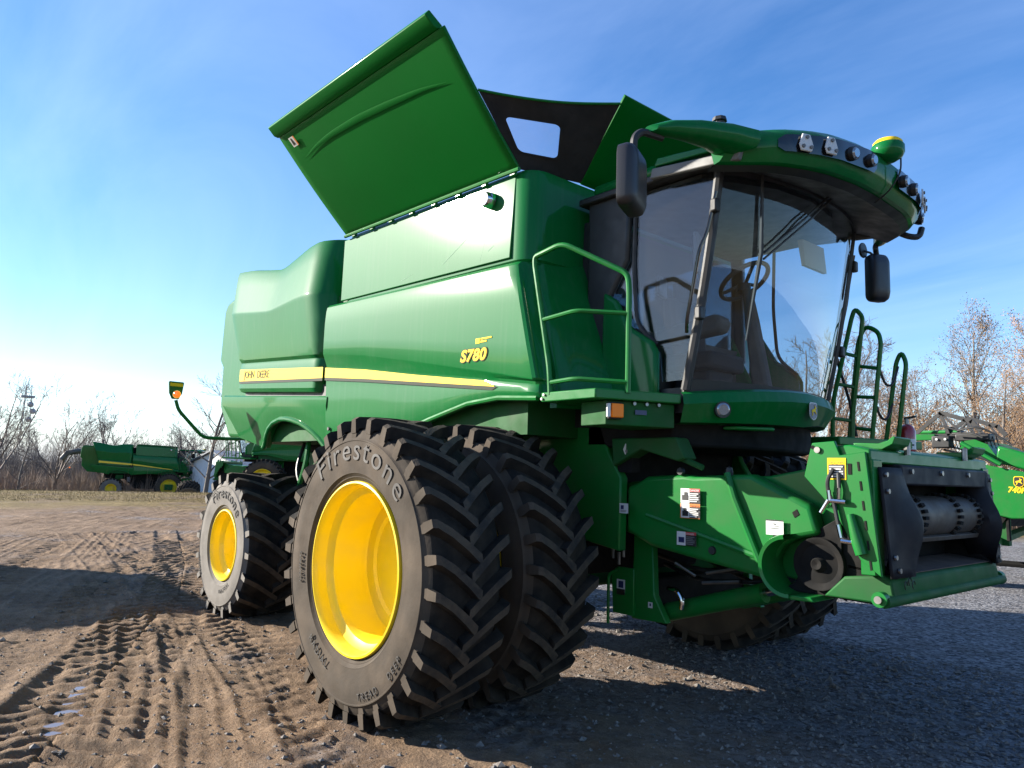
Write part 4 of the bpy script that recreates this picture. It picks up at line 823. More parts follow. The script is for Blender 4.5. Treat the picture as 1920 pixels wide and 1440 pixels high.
# ================================================================== ground
def vnoise(x, y, seed, freq):
    """smooth value noise, vectorised"""
    g = np.random.default_rng(seed).random((257, 257)); X, Y = x*freq+1000, y*freq+1000
    i, j = np.floor(X).astype(int), np.floor(Y).astype(int); u, v = X-i, Y-j; u = u*u*(3-2*u); v = v*v*(3-2*v); i %= 256; j %= 256
    return (g[i, j]*(1-u)*(1-v)+g[i+1, j]*u*(1-v)+g[i, j+1]*(1-u)*v+g[i+1, j+1]*u*v)*2-1
def smooth(a, b, t): t = np.clip((t-a)/(b-a), 0, 1); return t*t*(3-2*t)
def base_h(x, y):
    d = np.hypot(x-4.4, y+5.07); left = smooth(0, -20, x-y*.6)
    return -1.05*smooth(46, 64, d)*left-.25*smooth(30, 90, d)*(1-left)+.02*vnoise(x, y, 3, .08)*smooth(6, 14, d)
def path_sd(x, y, pts):
    """distance along and signed offset across a polyline"""
    best = np.full(x.shape, 1e9); S = np.zeros(x.shape); D = np.zeros(x.shape); s0 = 0
    for (ax, ay), (bx, by) in zip(pts[:-1], pts[1:]):
        dx, dy = bx-ax, by-ay; l = math.hypot(dx, dy); t = np.clip(((x-ax)*dx+(y-ay)*dy)/l/l, 0, 1); ex, ey = x-ax-t*dx, y-ay-t*dy; d = np.hypot(ex, ey)
        m = d < best; best[m] = d[m]; S[m] = (s0+t*l)[m]; D[m] = ((dx*ey-dy*ex)/l)[m]; s0 += l
    return S, D
def lug_track(x, y, pts, w, pitch, depth, seed, slope=.55, crisp=.3, wear=.62):
    S, D = path_sd(x, y, pts); wob = .05*vnoise(x, y, seed, 3.1)+.028*vnoise(x, y, seed+2, 8.5); inside = smooth(w/2+.05, w/2-.06, np.abs(D)+wob*.6)
    side = np.sign(D); ph = (S+slope*np.abs(D)+np.where(side > 0, pitch/2, 0)+wob*.5)/pitch
    k = np.abs((ph % 1)-.5)*2; ridge = smooth(crisp, crisp+.4, k)
    worn = np.clip(wear+.7*vnoise(x, y, seed+5, .8)+.35*vnoise(x, y, seed+6, 4.), .05, 1)
    edge = np.exp(-((np.abs(D)-w/2-.03)/.05)**2)*.5*np.clip(.5+vnoise(x, y, seed+9, 1.7), 0, 1)
    return (-depth*inside*(1-ridge*worn)+depth*.45*inside*ridge*worn+depth*edge)
def rib_track(x, y, pts, offs, amp, wid, seed):
    S, D = path_sd(x, y, pts); h = np.zeros(x.shape)
    for o, a in zip(offs, amp):
        q = D-o-.035*vnoise(S, S*0, seed+abs(int(o*100)), .5); h += a*np.exp(-(q/wid)**2)*np.clip(.85+.5*vnoise(S, q*0+o, seed+3, .7), .1, 1.2)
    return h
trackA = [(2.5, -5.6), (-.7, -4.0), (-1.85, -3.5), (-3.9, -2.58), (-5.3, -1.9), (-8.2, -.9), (-12, .2)]
trackB = [(2.8, -3.35), (.4, -2.80), (-1.84, -2.27), (-3.14, -2.02), (-6, -1.6), (-10, -1.3)]
ribs = [(1.8, -3.9), (.37, -3.37), (-.99, -2.95), (-3.51, -2.40), (-5.2, -2.04), (-8, -1.7)]
arcs = [(-3.5, -4.6), (-6, -3.9), (-9, -3.0), (-13, -1.6), (-18, 1.0), (-23, 5)]
arcs2 = [(-4.5, -3.2), (-7, -2.3), (-10, -.9), (-14, 1.6), (-17, 5)]
def detail_h(x, y):
    h = .008*vnoise(x, y, 21, 1.3)+.005*vnoise(x, y, 22, 3.7)+.006*vnoise(x, y, 23, 9.)+.008*vnoise(x, y, 24, 17.)*np.clip(.5+vnoise(x, y, 26, 1.1), .2, 1.2)+.004*vnoise(x, y, 25, 33.)
    soft = smooth(1.2, .2, x)*smooth(1.5, -.5, y)          # the gravel on the right is smoother
    h *= .55+.45*soft
    h += lug_track(x, y, trackA, .92, .205, .031, 41, .35, wear=.95)
    h += lug_track(x, y, trackB, .56, .21, .019, 51, .5)*smooth(3.0, 1.0, x)
    h += lug_track(x, y, [(1.6, -1.9), (-.5, -1.5), (-3.2, -1.25)], .55, .21, .022, 61, .5)*.7
    h += rib_track(x, y, ribs, [-.34, -.27, -.02, .05, .30, .37, .62], [.011, .015, .021, .015, .018, .012, .012], .022, 71)
    h += rib_track(x, y, [(2.2, -4.6), (.2, -3.75), (-2.0, -3.1), (-5, -2.45), (-9, -1.9), (-14, -.4), (-18, 2)], [-.25, -.12, 0, .12, .3, .42, .6], [.012, .016, .02, .014, .016, .018, .014], .03, 73)
    h += rib_track(x, y, arcs2, [-.9, -.7, -.5, .5, .75, .9, 1.3, 1.6], [.014]*8, .035, 78)
    h += rib_track(x, y, [(1.2, -4.1), (-1.2, -3.25), (-3.6, -2.6), (-6, -2.2)], [-.1, .08, .16], [.012, .014, .010], .018, 75)
    h += lug_track(x, y, arcs, .6, .21, .020, 81, .4)*.8+lug_track(x, y, arcs2, .6, .21, .020, 85, .4)*.8
    h += rib_track(x, y, arcs, [.55, .7, .95, 1.3, 1.45], [.014, .012, .016, .012, .012], .03, 91)
    h += rib_track(x, y, [(2.6, -.4), (.6, .2), (-1, .6)], [-.3, -.22, .25, .33], [.010, .010, .012, .010], .02, 95)
    h += lug_track(x, y, [(-6, -4.9), (-9, -4.4), (-14, -3.6), (-20, -1)], .55, .21, .022, 99, .4)*.7
    return h
GX0, GX1, GY0, GY1, GS = -15.0, 4.6, -5.4, 2.8, .0235
nx, ny = int((GX1-GX0)/GS), int((GY1-GY0)/GS)
gx, gy = np.meshgrid(np.linspace(GX0, GX1, nx+1), np.linspace(GY0, GY1, ny+1), indexing='ij')
fade = smooth(0, .8, gx-GX0)*smooth(0, .35, GX1-gx)*smooth(0, .3, gy-GY0)*smooth(0, .6, GY1-gy)
gz = base_h(gx, gy)+detail_h(gx, gy)*fade
def grid_mesh(name, X, Y, Z, m, skip=None):
    a, b = X.shape; V = np.stack([X, Y, Z], -1).reshape(-1, 3); idx = np.arange(a*b).reshape(a, b)
    q = np.stack([idx[:-1, :-1], idx[1:, :-1], idx[1:, 1:], idx[:-1, 1:]], -1).reshape(-1, 4)
    if skip is not None: q = q[~skip.reshape(-1)]
    me = bpy.data.meshes.new(name); me.vertices.add(len(V)); me.vertices.foreach_set('co', V.astype(np.float32).ravel())
    me.loops.add(q.size); me.loops.foreach_set('vertex_index', q.ravel().astype(np.int32)); me.polygons.add(len(q)); me.polygons.foreach_set('loop_start', np.arange(0, q.size, 4, dtype=np.int32)); me.polygons.foreach_set('loop_total', np.full(len(q), 4, dtype=np.int32))
    me.polygons.foreach_set('use_smooth', np.ones(len(q), dtype=bool)); me.update(calc_edges=True); me.validate(); me.materials.append(m)
    o = bpy.data.objects.new(name, me); COL.objects.link(o); return o
def ground_mat():
    m = bpy.data.materials.new('yard_dirt_and_gravel'); m.use_nodes = True; t = m.node_tree; b = t.nodes['Principled BSDF']; nn = t.nodes.new; ln = t.links.new
    b.inputs['Roughness'].default_value = .92; b.inputs['Specular IOR Level'].default_value = .25
    g = nn('ShaderNodeNewGeometry').outputs['Position']; s = nn('ShaderNodeSeparateXYZ'); ln(g, s.inputs[0])
    def noise(sc, det=5, ro=.6):
        n = nn('ShaderNodeTexNoise'); n.inputs['Scale'].default_value = sc; n.inputs['Detail'].default_value = det; n.inputs['Roughness'].default_value = ro; ln(g, n.inputs[0]); return n.outputs[0]
    def mr(x, a, b_, c=0, d=1):
        r = nn('ShaderNodeMapRange'); r.interpolation_type = 'SMOOTHSTEP'; ln(x, r.inputs[0])
        for i, v in enumerate((a, b_, c, d)): r.inputs[i+1].default_value = v
        return r.outputs[0]
    def mt(op, *a):
        n = nn('ShaderNodeMath'); n.operation = op
        for i, v in enumerate(a):
            if isinstance(v, (int, float)): n.inputs[i].default_value = v
            else: ln(v, n.inputs[i])
        return n.outputs[0]
    def mix(fac, a, c, k=None):
        x = nn('ShaderNodeMix'); x.data_type = 'RGBA'; ln(fac, x.inputs[0])
        for i, v in ((6, a), (7, c)):
            if isinstance(v, tuple): x.inputs[i].default_value = (*v, 1)
            else: ln(v, x.inputs[i])
        return x.outputs[2]
    vor = nn('ShaderNodeTexVoronoi'); vor.inputs['Scale'].default_value = 30; ln(g, vor.inputs[0])
    sepc = nn('ShaderNodeSeparateColor'); ln(vor.outputs['Color'], sepc.inputs[0])
    dirt = mix(mr(noise(1.1), .38, .64), (.160, .100, .056), (.240, .160, .098)); dirt = mix(mt('MULTIPLY', mr(noise(7), .42, .7), .65), dirt, (.095, .062, .042)); dirt = mix(mt('MULTIPLY', mr(noise(55, 3), .5, .75), .5), dirt, (.30, .225, .15))
    grav = mix(sepc.outputs[0], (.024, .026, .034), (.31, .305, .315)); grav = mix(mt('MULTIPLY', mr(noise(2.2), .45, .7), .55), grav, (.085, .068, .056))
    # gravel to the right of the machine and on the lane behind; bands follow noise
    wob = mt('MULTIPLY', mt('SUBTRACT', noise(.45), .5), 5.0)
    mask = mr(mt('ADD', mt('ADD', s.outputs[1], mt('MULTIPLY', s.outputs[0], .45)), wob), -1.2, 2.2)
    far = mr(mt('ADD', s.outputs[0], wob), -9, -15); mask = mt('MULTIPLY', mask, mt('SUBTRACT', 1.0, mt('MULTIPLY', far, .55)))
    patch = mt('MULTIPLY', mr(noise(.33), .52, .66), .55); mask = mt('MAXIMUM', mask, patch)
    col = mix(mask, dirt, grav)
    # dry grass verge far to the left, field beyond
    dist = nn('ShaderNodeVectorMath'); dist.operation = 'DISTANCE'; ln(g, dist.inputs[0]); dist.inputs[1].default_value = (4.4, -5.07, 0)
    dd = mt('ADD', dist.outputs['Value'], mt('MULTIPLY', wob, 1.2))
    grass = mix(mr(noise(.9), .4, .65), (.15, .108, .032), (.23, .165, .065)); grass = mix(mt('MULTIPLY', mr(noise(9), .45, .7), .5), grass, (.06, .044, .024)); grass = mix(mt('MULTIPLY', mr(noise(.25), .5, .62), .7), grass, (.16, .11, .072))
    col = mix(mr(dd, 27.5, 33), col, grass)
    ln(col, b.inputs['Base Color'])
    h = mt('ADD', mt('MULTIPLY', noise(30, 7, .7), .034), mt('MULTIPLY', noise(110, 3), .008)); h = mt('ADD', h, mt('MULTIPLY', mt('MULTIPLY', vor.outputs['Distance'], mask), -.022)); h = mt('ADD', h, mt('MULTIPLY', noise(4.5, 4), .03))
    bp = nn('ShaderNodeBump'); bp.inputs['Strength'].default_value = .9; bp.inputs['Distance'].default_value = 1.5; ln(h, bp.inputs['Height']); ln(bp.outputs[0], b.inputs['Normal'])
    return m
GM = ground_mat()
yard = grid_mesh('yard_ground', gx, gy, gz, GM); yard['kind'] = 'structure'
# the same yard further off, more coarsely
HX0, HY1, HS = -34.0, 9.0, .06
fx, fy_ = np.meshgrid(np.linspace(HX0, GX0, int((GX0-HX0)/HS)+1), np.linspace(GY0, HY1, int((HY1-GY0)/HS)+1), indexing='ij')
def far_h(x, y):
    h = .012*vnoise(x, y, 21, 1.3)+.012*vnoise(x, y, 22, 2.7)+.010*vnoise(x, y, 23, 6.)
    for k, (o, sd) in enumerate(((0, 81), (1.6, 85), (3.4, 87), (5.2, 89), (-1.8, 93))):
        pth = [(-8, -3.6+o), (-13, -2.0+o), (-18, .3+o), (-24, 3.6+o), (-30, 8+o), (-34, 12+o)]
        h += rib_track(x, y, pth, [-.35, -.2, 0, .2, .4, .7], [.02, .026, .02, .028, .022, .02], .06, sd)
    return h
fz = base_h(fx, fy_)+far_h(fx, fy_)*smooth(0, 3, fx-HX0)*smooth(0, .8, GX0-fx)*smooth(0, .6, fy_-GY0)*smooth(0, 2, HY1-fy_)
yard2 = grid_mesh('yard_ground', fx, fy_, fz, GM); yard2['kind'] = 'structure'
def axis_lines(marks, lo, hi):
    o = []
    for a, b in zip(marks[:-1], marks[1:]): o += list(np.linspace(a, b, max(4, int((b-a)/1.5))))[:-1]
    o.append(marks[-1]); step = .8; p = marks[0]
    while p > lo: p -= step; step *= 1.22; o.insert(0, max(p, lo))
    p = marks[-1]; step = .8
    while p < hi: p += step; step *= 1.22; o.append(min(p, hi))
    return np.array(o)
ax_, ay_ = axis_lines([HX0, GX0, GX1], -1500, 1500), axis_lines([GY0, GY1, HY1], -1500, 1500)
ox, oy = np.meshgrid(ax_, ay_, indexing='ij'); oz = base_h(ox, oy)
cxm, cym = (ax_[:-1]+ax_[1:])/2, (ay_[:-1]+ay_[1:])/2
skip = ((cxm > GX0) & (cxm < GX1))[:, None] & ((cym > GY0) & (cym < GY1))[None, :]
skip |= ((cxm > HX0) & (cxm < GX0))[:, None] & ((cym > GY0) & (cym < HY1))[None, :]
plain = grid_mesh('ground', ox, oy, oz, GM, skip); plain['kind'] = 'structure'
# puddle water lying in the hollows of the lug track
water = mat('muddy_puddle_water', (.22, .17, .15), .03, spec=.6)
pd = [(-.30, -4.16), (-.75, -3.93), (-1.3, -3.72), (-1.9, -3.50), (-2.0, -3.62), (-1.35, -3.88), (-.85, -4.10), (-.45, -4.28)]
pud = one('puddle', ([(x, y, float(base_h(np.array([x]), np.array([y]))[0])-.017) for x, y in pd], [tuple(range(len(pd)))]), water, None, recalc=False); pud['kind'] = 'structure'
# loose stones lying on the yard
def stones(n, seed):
    g = np.random.default_rng(seed); x = g.uniform(-7, 4.4, n*3); y = g.uniform(-5.2, 2.6, n*3)
    p = np.clip(.12+smooth(-1.0, 2.0, y+.45*x)*.9, 0, 1)*np.clip(1.5/np.hypot(x-4.4, y+5.07)*3, .1, 1); keep = g.random(n*3) < p; x, y = x[keep][:n], y[keep][:n]; n = len(x)
    z = base_h(x, y)+detail_h(x, y); s = np.clip(g.lognormal(-4.65, .5, n), .004, .035)
    ico = np.array([(1, 0, 0), (-1, 0, 0), (0, 1, 0), (0, -1, 0), (0, 0, 1), (0, 0, -1)], float); V = ico[None]*(.7+.6*g.random((n, 6, 1)))+g.normal(0, .16, (n, 6, 3))
    a = g.uniform(0, 6.28, n); c_, s_ = np.cos(a)[:, None], np.sin(a)[:, None]; X = V[..., 0]*c_-V[..., 1]*s_; Yv = V[..., 0]*s_+V[..., 1]*c_
    V = np.stack([X, Yv, V[..., 2]*.65], -1)*s[:, None, None]+np.stack([x, y, z+s*.15], -1)[:, None]
    F = np.array([(0, 2, 4), (2, 1, 4), (1, 3, 4), (3, 0, 4), (2, 0, 5), (1, 2, 5), (3, 1, 5), (0, 3, 5)])[None]+(np.arange(n)*6)[:, None, None]
    me = bpy.data.meshes.new('loose_stones'); me.from_pydata(V.reshape(-1, 3).tolist(), [], F.reshape(-1, 3).tolist()); return me
sme = stones(26000, 5); stone_m = mat('stone', (.24, .22, .20), .85, var=(60, (.12, .10, .085), .9)); sme.materials.append(stone_m)
st = bpy.data.objects.new('loose_stones', sme); COL.objects.link(st); st['kind'] = 'stuff'; tag(st, 'loose gravel stones strewn over the yard', 'gravel', kind='stuff')
# ================================================================== background things
def polar(az, d):           # a place d metres from where the photographer stands, az in degrees from +X
    return 4.43+d*math.cos(R(az)), -5.07+d*math.sin(R(az))
def gh(x, y): return float(base_h(np.array([float(x)]), np.array([float(y)]))[0])
index_children()
DROP = {'tank_lid', 'lid_edge_rail', 'lid_rib', 'lid_hinge_bead', 'lid_hinge', 'front_lid', 'rear_lid', 'corner_tarp', 'window_seam', 'clear_tarp_window', 'tarp_hem', 'safety_decal', 'hydraulic_hose', 'hose_fitting', 'liner_bolt', 'plate_bolt', 'plate_slot', 'wheel_bolts', 'valve_stem', 'skirt_bolt', 'frame_scribble', 'platform_bolt', 'plate_hole', 'pivot_hole', 'model_number', 'model_number_outline', 'series_badge', 'maker_lettering', 'sidewall_lettering', 'marker_arm', 'marker_board', 'marker_lamp', 'emblem', 'wiper_arm', 'wiper_blade', 'monitor_arm', 'side_display', 'tan_cab_panel', 'feed_chain', 'bent_pipe', 'safety_chain', 'receiver_cable', 'shield_knob', 'shield_hole', 'panel_latch', 'lamp_cover_plate', 'plate_bracket', 'maker_plate', 'decal_lettering', 'decal_print', 'decal_slot'}
def keep_far(nm, o):
    if nm in DROP: return False
    if nm == 'wheel' and abs(abs(o.location.y)-2.571) < .01: return False
    return True
def cover(parent, m):
    one('tank_cover', prism([(-2.4, 3.92), (.45, 3.85), (.40, 4.0), (-2.3, 4.07)], 'y', -1.45, 1.45), m, parent, bevel=.05)
# combine parked across the yard
bx, by = polar(163.2, 64)
bgc = copy_tree(combine, None, keep_far); bgc.name = 'combine_harvester'; bgc.location = (bx, by, gh(bx, by)-.02); bgc.rotation_euler = (0, 0, R(74))
tag(bgc, 'older green combine harvester parked side on at the far edge of the yard', 'combine harvester'); cover(bgc, M['green_dirt_and_shade'])
one('unloading_auger', tube([(-3.9, 1.0, 3.55), (-6.3, .9, 3.42), (-7.0, .85, 3.25), (-7.35, .85, 2.75)], [.2, .2, .21, .19], 14), M['grey'], bgc)
one('auger_lamp', box((-6.6, -.9, 2.2), (.08, .08, .08)), M['amber_lit'], bgc)
# loose wheel leaning in front of it
wx, wy = polar(161.9, 58); lw = thing('loose_wheel', 'loose tractor tyre with pale rim lying tilted before the distant combine', 'wheel', (wx, wy, gh(wx, wy)+.52))
lw.rotation_euler = (R(48), 0, R(74))
o = bpy.data.objects.new('tyre', rdat); COL.objects.link(o); o.parent = lw; o.location = (0, -.3, 0)
pale = mat('pale_wheel_paint', (.55, .50, .44), .5, dust=((.3, .16, .1), .6, 5))
one('rim', lathe([(.38, -.29), (.36, -.27), (.33, -.15), (.20, -.12), (.12, -.2), (.001, -.2)], 32), pale, lw)
# second combine standing behind, facing the other way
sx, sy = polar(155.9, 36)
sc2 = copy_tree(combine, None, keep_far); sc2.location = (sx, sy, gh(sx, sy)); sc2.rotation_euler = (0, 0, R(222))
tag(sc2, 'green combine with sunlit feeder mouth parked close behind the rear wheel', 'combine harvester'); cover(sc2, M['green_dirt_and_shade'])
# shed
hx, hy = polar(160.5, 61); shed = thing('shed', 'white metal shed with grey pitched roof beside the distant combine', 'shed', (hx, hy, gh(hx, hy)-.3), R(12))
white_wall = mat('white_sheet_metal', (1.1, 1.1, 1.1), .55, dust=((.8, .78, .74), .4, 1.5)); grey_roof = mat('grey_sheet_roof', (.22, .24, .27), .45, metal=.2, dust=((.16, .15, .15), .4, 1))
one('walls', box((0, 4.0, 1.4), (7, 8, 2.8)), white_wall, shed)
one('roof', prism([(-3.8, 2.72), (0, 3.9), (3.8, 2.72), (3.8, 2.82), (0, 4.0), (-3.8, 2.82)], 'y', -.25, 8.3), grey_roof, shed)
one('gable', prism([(-3.5, 2.8), (3.5, 2.8), (0, 3.88)], 'y', 0.02, .1), white_wall, shed)
for i in range(8): one('wall_rib', box((-3.4+i*.97, -.02, 1.4), (.05, .04, 2.8)), white_wall, shed)
one('door', box((1.5, -.03, 1.1), (2.0, .05, 2.2)), grey_roof, shed)
# lattice tower
tx_, ty_ = polar(171.9, 150); tw = thing('radio_tower', 'slender grey lattice radio tower with dish antennas above the bare trees', 'tower', (tx_, ty_, -1.5))
tsteel = mat('hazy_tower_steel', (.42, .44, .48), .6); corners = [(math.cos(R(a)), math.sin(R(a))) for a in (90, 210, 330)]  # steel colour lightened to stand in for distance haze
def tw_r(z): return 1.25-.75*z/15.6
for c_ in corners: one('tower_leg', tube([(c_[0]*tw_r(z), c_[1]*tw_r(z), z) for z in (0, 7.8, 15.6)], .055, 5), tsteel, tw)
for i in range(12):
    z0, z1 = i*1.3, (i+1)*1.3; mb = MB()
    for k in range(3):
        a, b = corners[k], corners[(k+1) % 3]; mb.add(tube([(a[0]*tw_r(z0), a[1]*tw_r(z0), z0), (b[0]*tw_r(z1), b[1]*tw_r(z1), z1)], .028, 4)); mb.add(tube([(a[0]*tw_r(z1), a[1]*tw_r(z1), z1), (b[0]*tw_r(z1), b[1]*tw_r(z1), z1)], .028, 4))
    mb.build('tower_bracing', tsteel, tw)
one('antenna_platform', box((0, 0, 13.6), (1.6, 2.0, .35)), tsteel, tw)
for z, dy in ((12.3, .5), (11.2, .9), (9.8, .4)): one('dish_antenna', lathe([(.001, .35), (.3, .25), (.48, .0)], 14, 'x', (.6, dy, z)), tsteel, tw)
one('aerial', tube([(0, 0, 15.6), (0, 0, 16.8)], .05, 4), tsteel, tw)

# ------------------------------------------------------------------ draper header on its trailer at the right
hd = thing('draper_header', 'bright green draper header with black reel resting behind the feeder house', 'header', (0, 8.3, 0))
HG = M['green_worn']
one('end_sheet', prism([(.10, 1.9), (.35, 1.96), (.9, 1.85), (1.6, 1.72), (1.9, 1.4), (1.2, 1.2), (.90, 1.15), (.69, 1.14), (.52, 1.18), (.15, 1.3)], 'y', 0, .06), HG, hd, bevel=.02)
one('top_hood', rings([[(-.02+.0*t, t*1.6+.12, 2.22), (.05, t*1.6+.12, 2.34), (.2, t*1.6+.12, 2.36), (.38, t*1.6+.12, 2.28), (.5, t*1.6+.12, 2.08), (.42, t*1.6+.12, 2.0)] for t in (0, .5, 1)], True, True), HG, hd)
one('side_hood', prism([(.48, 2.0), (.52, 2.26), (.72, 2.2), (.95, 2.12), (1.3, 2.0), (1.3, 1.86), (.9, 1.88)], 'y', .1, .6), HG, hd, bevel=.03)
one('gas_strut', tube([(.05, -.03, 2.30), (.6, -.05, 1.96)], .035, 10), HG, hd); one('strut_rod', tube([(.1, -.06, 2.22), (.55, -.08, 1.94)], .018, 8), M['black'], hd)
one('reel_beam', box((-.6, .2, 2.41), (.4, .1, .1)), HG, hd, bevel=.01); one('reel_tube', tube([(-.9, .5, 2.52), (-.1, .3, 2.50)], .03, 8), HG, hd)
blk = M['black']
for y in (.25, 1.5):
    mb = MB()
    for a, b, wd in (((-.77, 2.45), (-.33, 2.82), .06), ((-.36, 2.83), (.13, 2.66), .07), ((.11, 2.68), (.25, 2.5), .07), ((-.33, 2.80), (-.22, 2.44), .045), ((-.30, 2.78), (-.02, 2.46), .03), ((-.80, 2.45), (.28, 2.45), .04), ((.0, 2.7), (.12, 2.5), .03)):
        d = Vector((b[0]-a[0], 0, b[1]-a[1])).normalized(); n = Vector((-d.z, 0, d.x))*wd/2
        q = [(a[0]+n.x, a[1]+n.z), (b[0]+n.x, b[1]+n.z), (b[0]-n.x, b[1]-n.z), (a[0]-n.x, a[1]-n.z)]; mb.add(prism(q, 'y', y, y+.03))
    mb.build('reel_end_frame', blk, hd)
one('reel_core', tube([(-.2, .3, 2.5), (-2.2, 12, 2.5)], .09, 10), blk, hd)
for i in range(6):
    a = R(60*i+12); dx, dz = .42*math.cos(a), .36*math.sin(a)
    bar = one('reel_bat', tube([(-.25+dx*.6, .35, 2.38+dz*.5), (-2.25+dx*.6, 12, 2.38+dz*.5)], .02, 5), blk, hd)
for i in range(16): one('reel_tine', tube([(-.30+.05*i, .3, 2.42), (-.27+.05*i, .28, 2.3), (-.24+.05*i, .26, 2.22)], .008, 4), blk, hd)
for pts in ([(.0, -.02, 2.5), (.3, -.05, 2.56), (.55, 0, 2.42), (.75, 0, 2.25)], [(-.1, .05, 2.46), (.2, .0, 2.46), (.35, .0, 2.38)], [(-.3, .1, 2.6), (0, .1, 2.5), (.1, .1, 2.62)]): one('hydraulic_hose', tube(pts, .016, 6, .1), blk, hd)
one('gearbox', box((-.3, .2, 2.33), (.28, .2, .2)), blk, hd, bevel=.02); one('gearbox', box((.15, .3, 2.4), (.5, .3, .12)), blk, hd, bevel=.02)
for x in (-.35, -.22): one('bolt_head', tube([(x, .09, 2.37), (x, .07, 2.37)], .02, 8), M['white_part'], hd)
one('main_frame', tube([(.2, .3, 1.1), (-2.0, 12.5, 1.1)], .12, 8), HG, hd); one('draper_deck', prism([(-.7, 1.0), (.5, 1.0), (.6, 1.15), (-.7, 1.9)], 'y', .1, 6), M['dark'], hd)
emblem(hd, lambda x, y, z: Vector((.815+x, -.006-z, 1.70+y)), .17, M['black_print'], M['decal_yellow'], M['decal_yellow'])
text('header_number', '740FD', .115, lambda x, y, z: Vector((.66+x, -.004-z, 1.545+y-.05*x)), M['decal_yellow'], hd, extrude=.001, shear=.2, offset=.004)
tr_ = thing('header_trailer', 'low header trailer with small wheels under the draper header', 'trailer', (0, 8.3, 0))
one('trailer_beam', tube([(.5, -.2, .78), (-1.7, 12, .78)], .09, 6), M['green_dirt_and_shade'], tr_); one('trailer_upright', box((.55, .2, .92), (.12, .12, .4)), M['green_dirt_and_shade'], tr_); one('trailer_axle', tube([(-.4, .9, .38), (1.3, 1.2, .38)], .05, 8), M['dark'], tr_)
for x, y in ((-.4, .9), (1.3, 1.2)): w_ = one('trailer_wheel', lathe([(.001, -.1), (.18, -.1), (.22, -.12), (.36, -.1), (.38, 0), (.36, .1), (.2, .12), (.001, .1)], 28, 'x', (x, y, .38)), M['tread_rubber'], tr_)
for x in (.35, .6, .85): one('support_stand', tube([(x, .15, 1.15), (x+.02, .1, .80)], .03, 6), M['dark'], tr_)

# ------------------------------------------------------------------ unseen stand-in left of frame, built as a wagon to cast the yard's shadow
gw = thing('shadow_wagon', 'unseen red stand-in wagon left of the frame, added to cast the yard shadow', 'wagon', (-12.3, -8.3, 0), R(-2))
redp = mat('red_wagon_paint', (.35, .03, .02), .45); one('box_body', prism([(-1.9, 3.45), (1.3, 3.45), (1.1, 1.3), (-1.5, 1.3)], 'y', -1.6, 1.5), redp, gw, bevel=.04)
one('chassis_rail', box((-.2, 0, 1.15), (3.6, 1.0, .25)), M['dark'], gw)
for x in (-1.3, 1.0):
    for y in (-1.1, 1.1): one('wagon_wheel', lathe([(.001, -.15), (.3, -.15), (.5, -.18), (.58, -.12), (.58, .12), (.5, .18), (.001, .15)], 28, 'y', (x, y, .57)), M['tread_rubber'], gw)
# ------------------------------------------------------------------ machine shed behind the photographer (seen only in the cab glass)

# ================================================================== trees
bark = mat('grey_bark', (.16, .14, .125), .9, var=(6, (.20, .175, .15), .8)); bark_pale = mat('pale_bark', (.25, .21, .17), .9, var=(4, (.36, .31, .26), .8)); twig = mat('twig_bark', (.19, .16, .145), .9); twig_warm = mat('warm_twig_bark', (.32, .225, .16), .9)  # grey bark and twig colours lightened to stand in for haze
leaf = mat('dry_brown_leaf', (.44, .25, .11), .85, var=(3, (.32, .19, .09), .8))
def tubes_np(segs, k):
    A = np.array([s[0] for s in segs]); B = np.array([s[1] for s in segs]); ra = np.array([s[2] for s in segs]); rb = np.array([s[3] for s in segs])
    d = B-A; l = np.linalg.norm(d, axis=1, keepdims=True); d = d/np.maximum(l, 1e-6); up = np.where(np.abs(d[:, 2:3]) > .9, np.array([[1., 0, 0]]), np.array([[0, 0, 1.]])); n = np.cross(d, up); n /= np.linalg.norm(n, axis=1, keepdims=True); b = np.cross(d, n)
    V = []
    for P_, r in ((A, ra), (B, rb)):
        for j in range(k):
            a = 2*math.pi*j/k; V.append(P_+r[:, None]*(math.cos(a)*n+math.sin(a)*b))
    V = np.stack(V, 1); F = []
    base = np.arange(len(segs))[:, None]*2*k
    for j in range(k): F.append(np.concatenate([base+j, base+(j+1) % k, base+k+(j+1) % k, base+k+j], 1))
    return V.reshape(-1, 3), np.stack(F, 1).reshape(-1, 4)
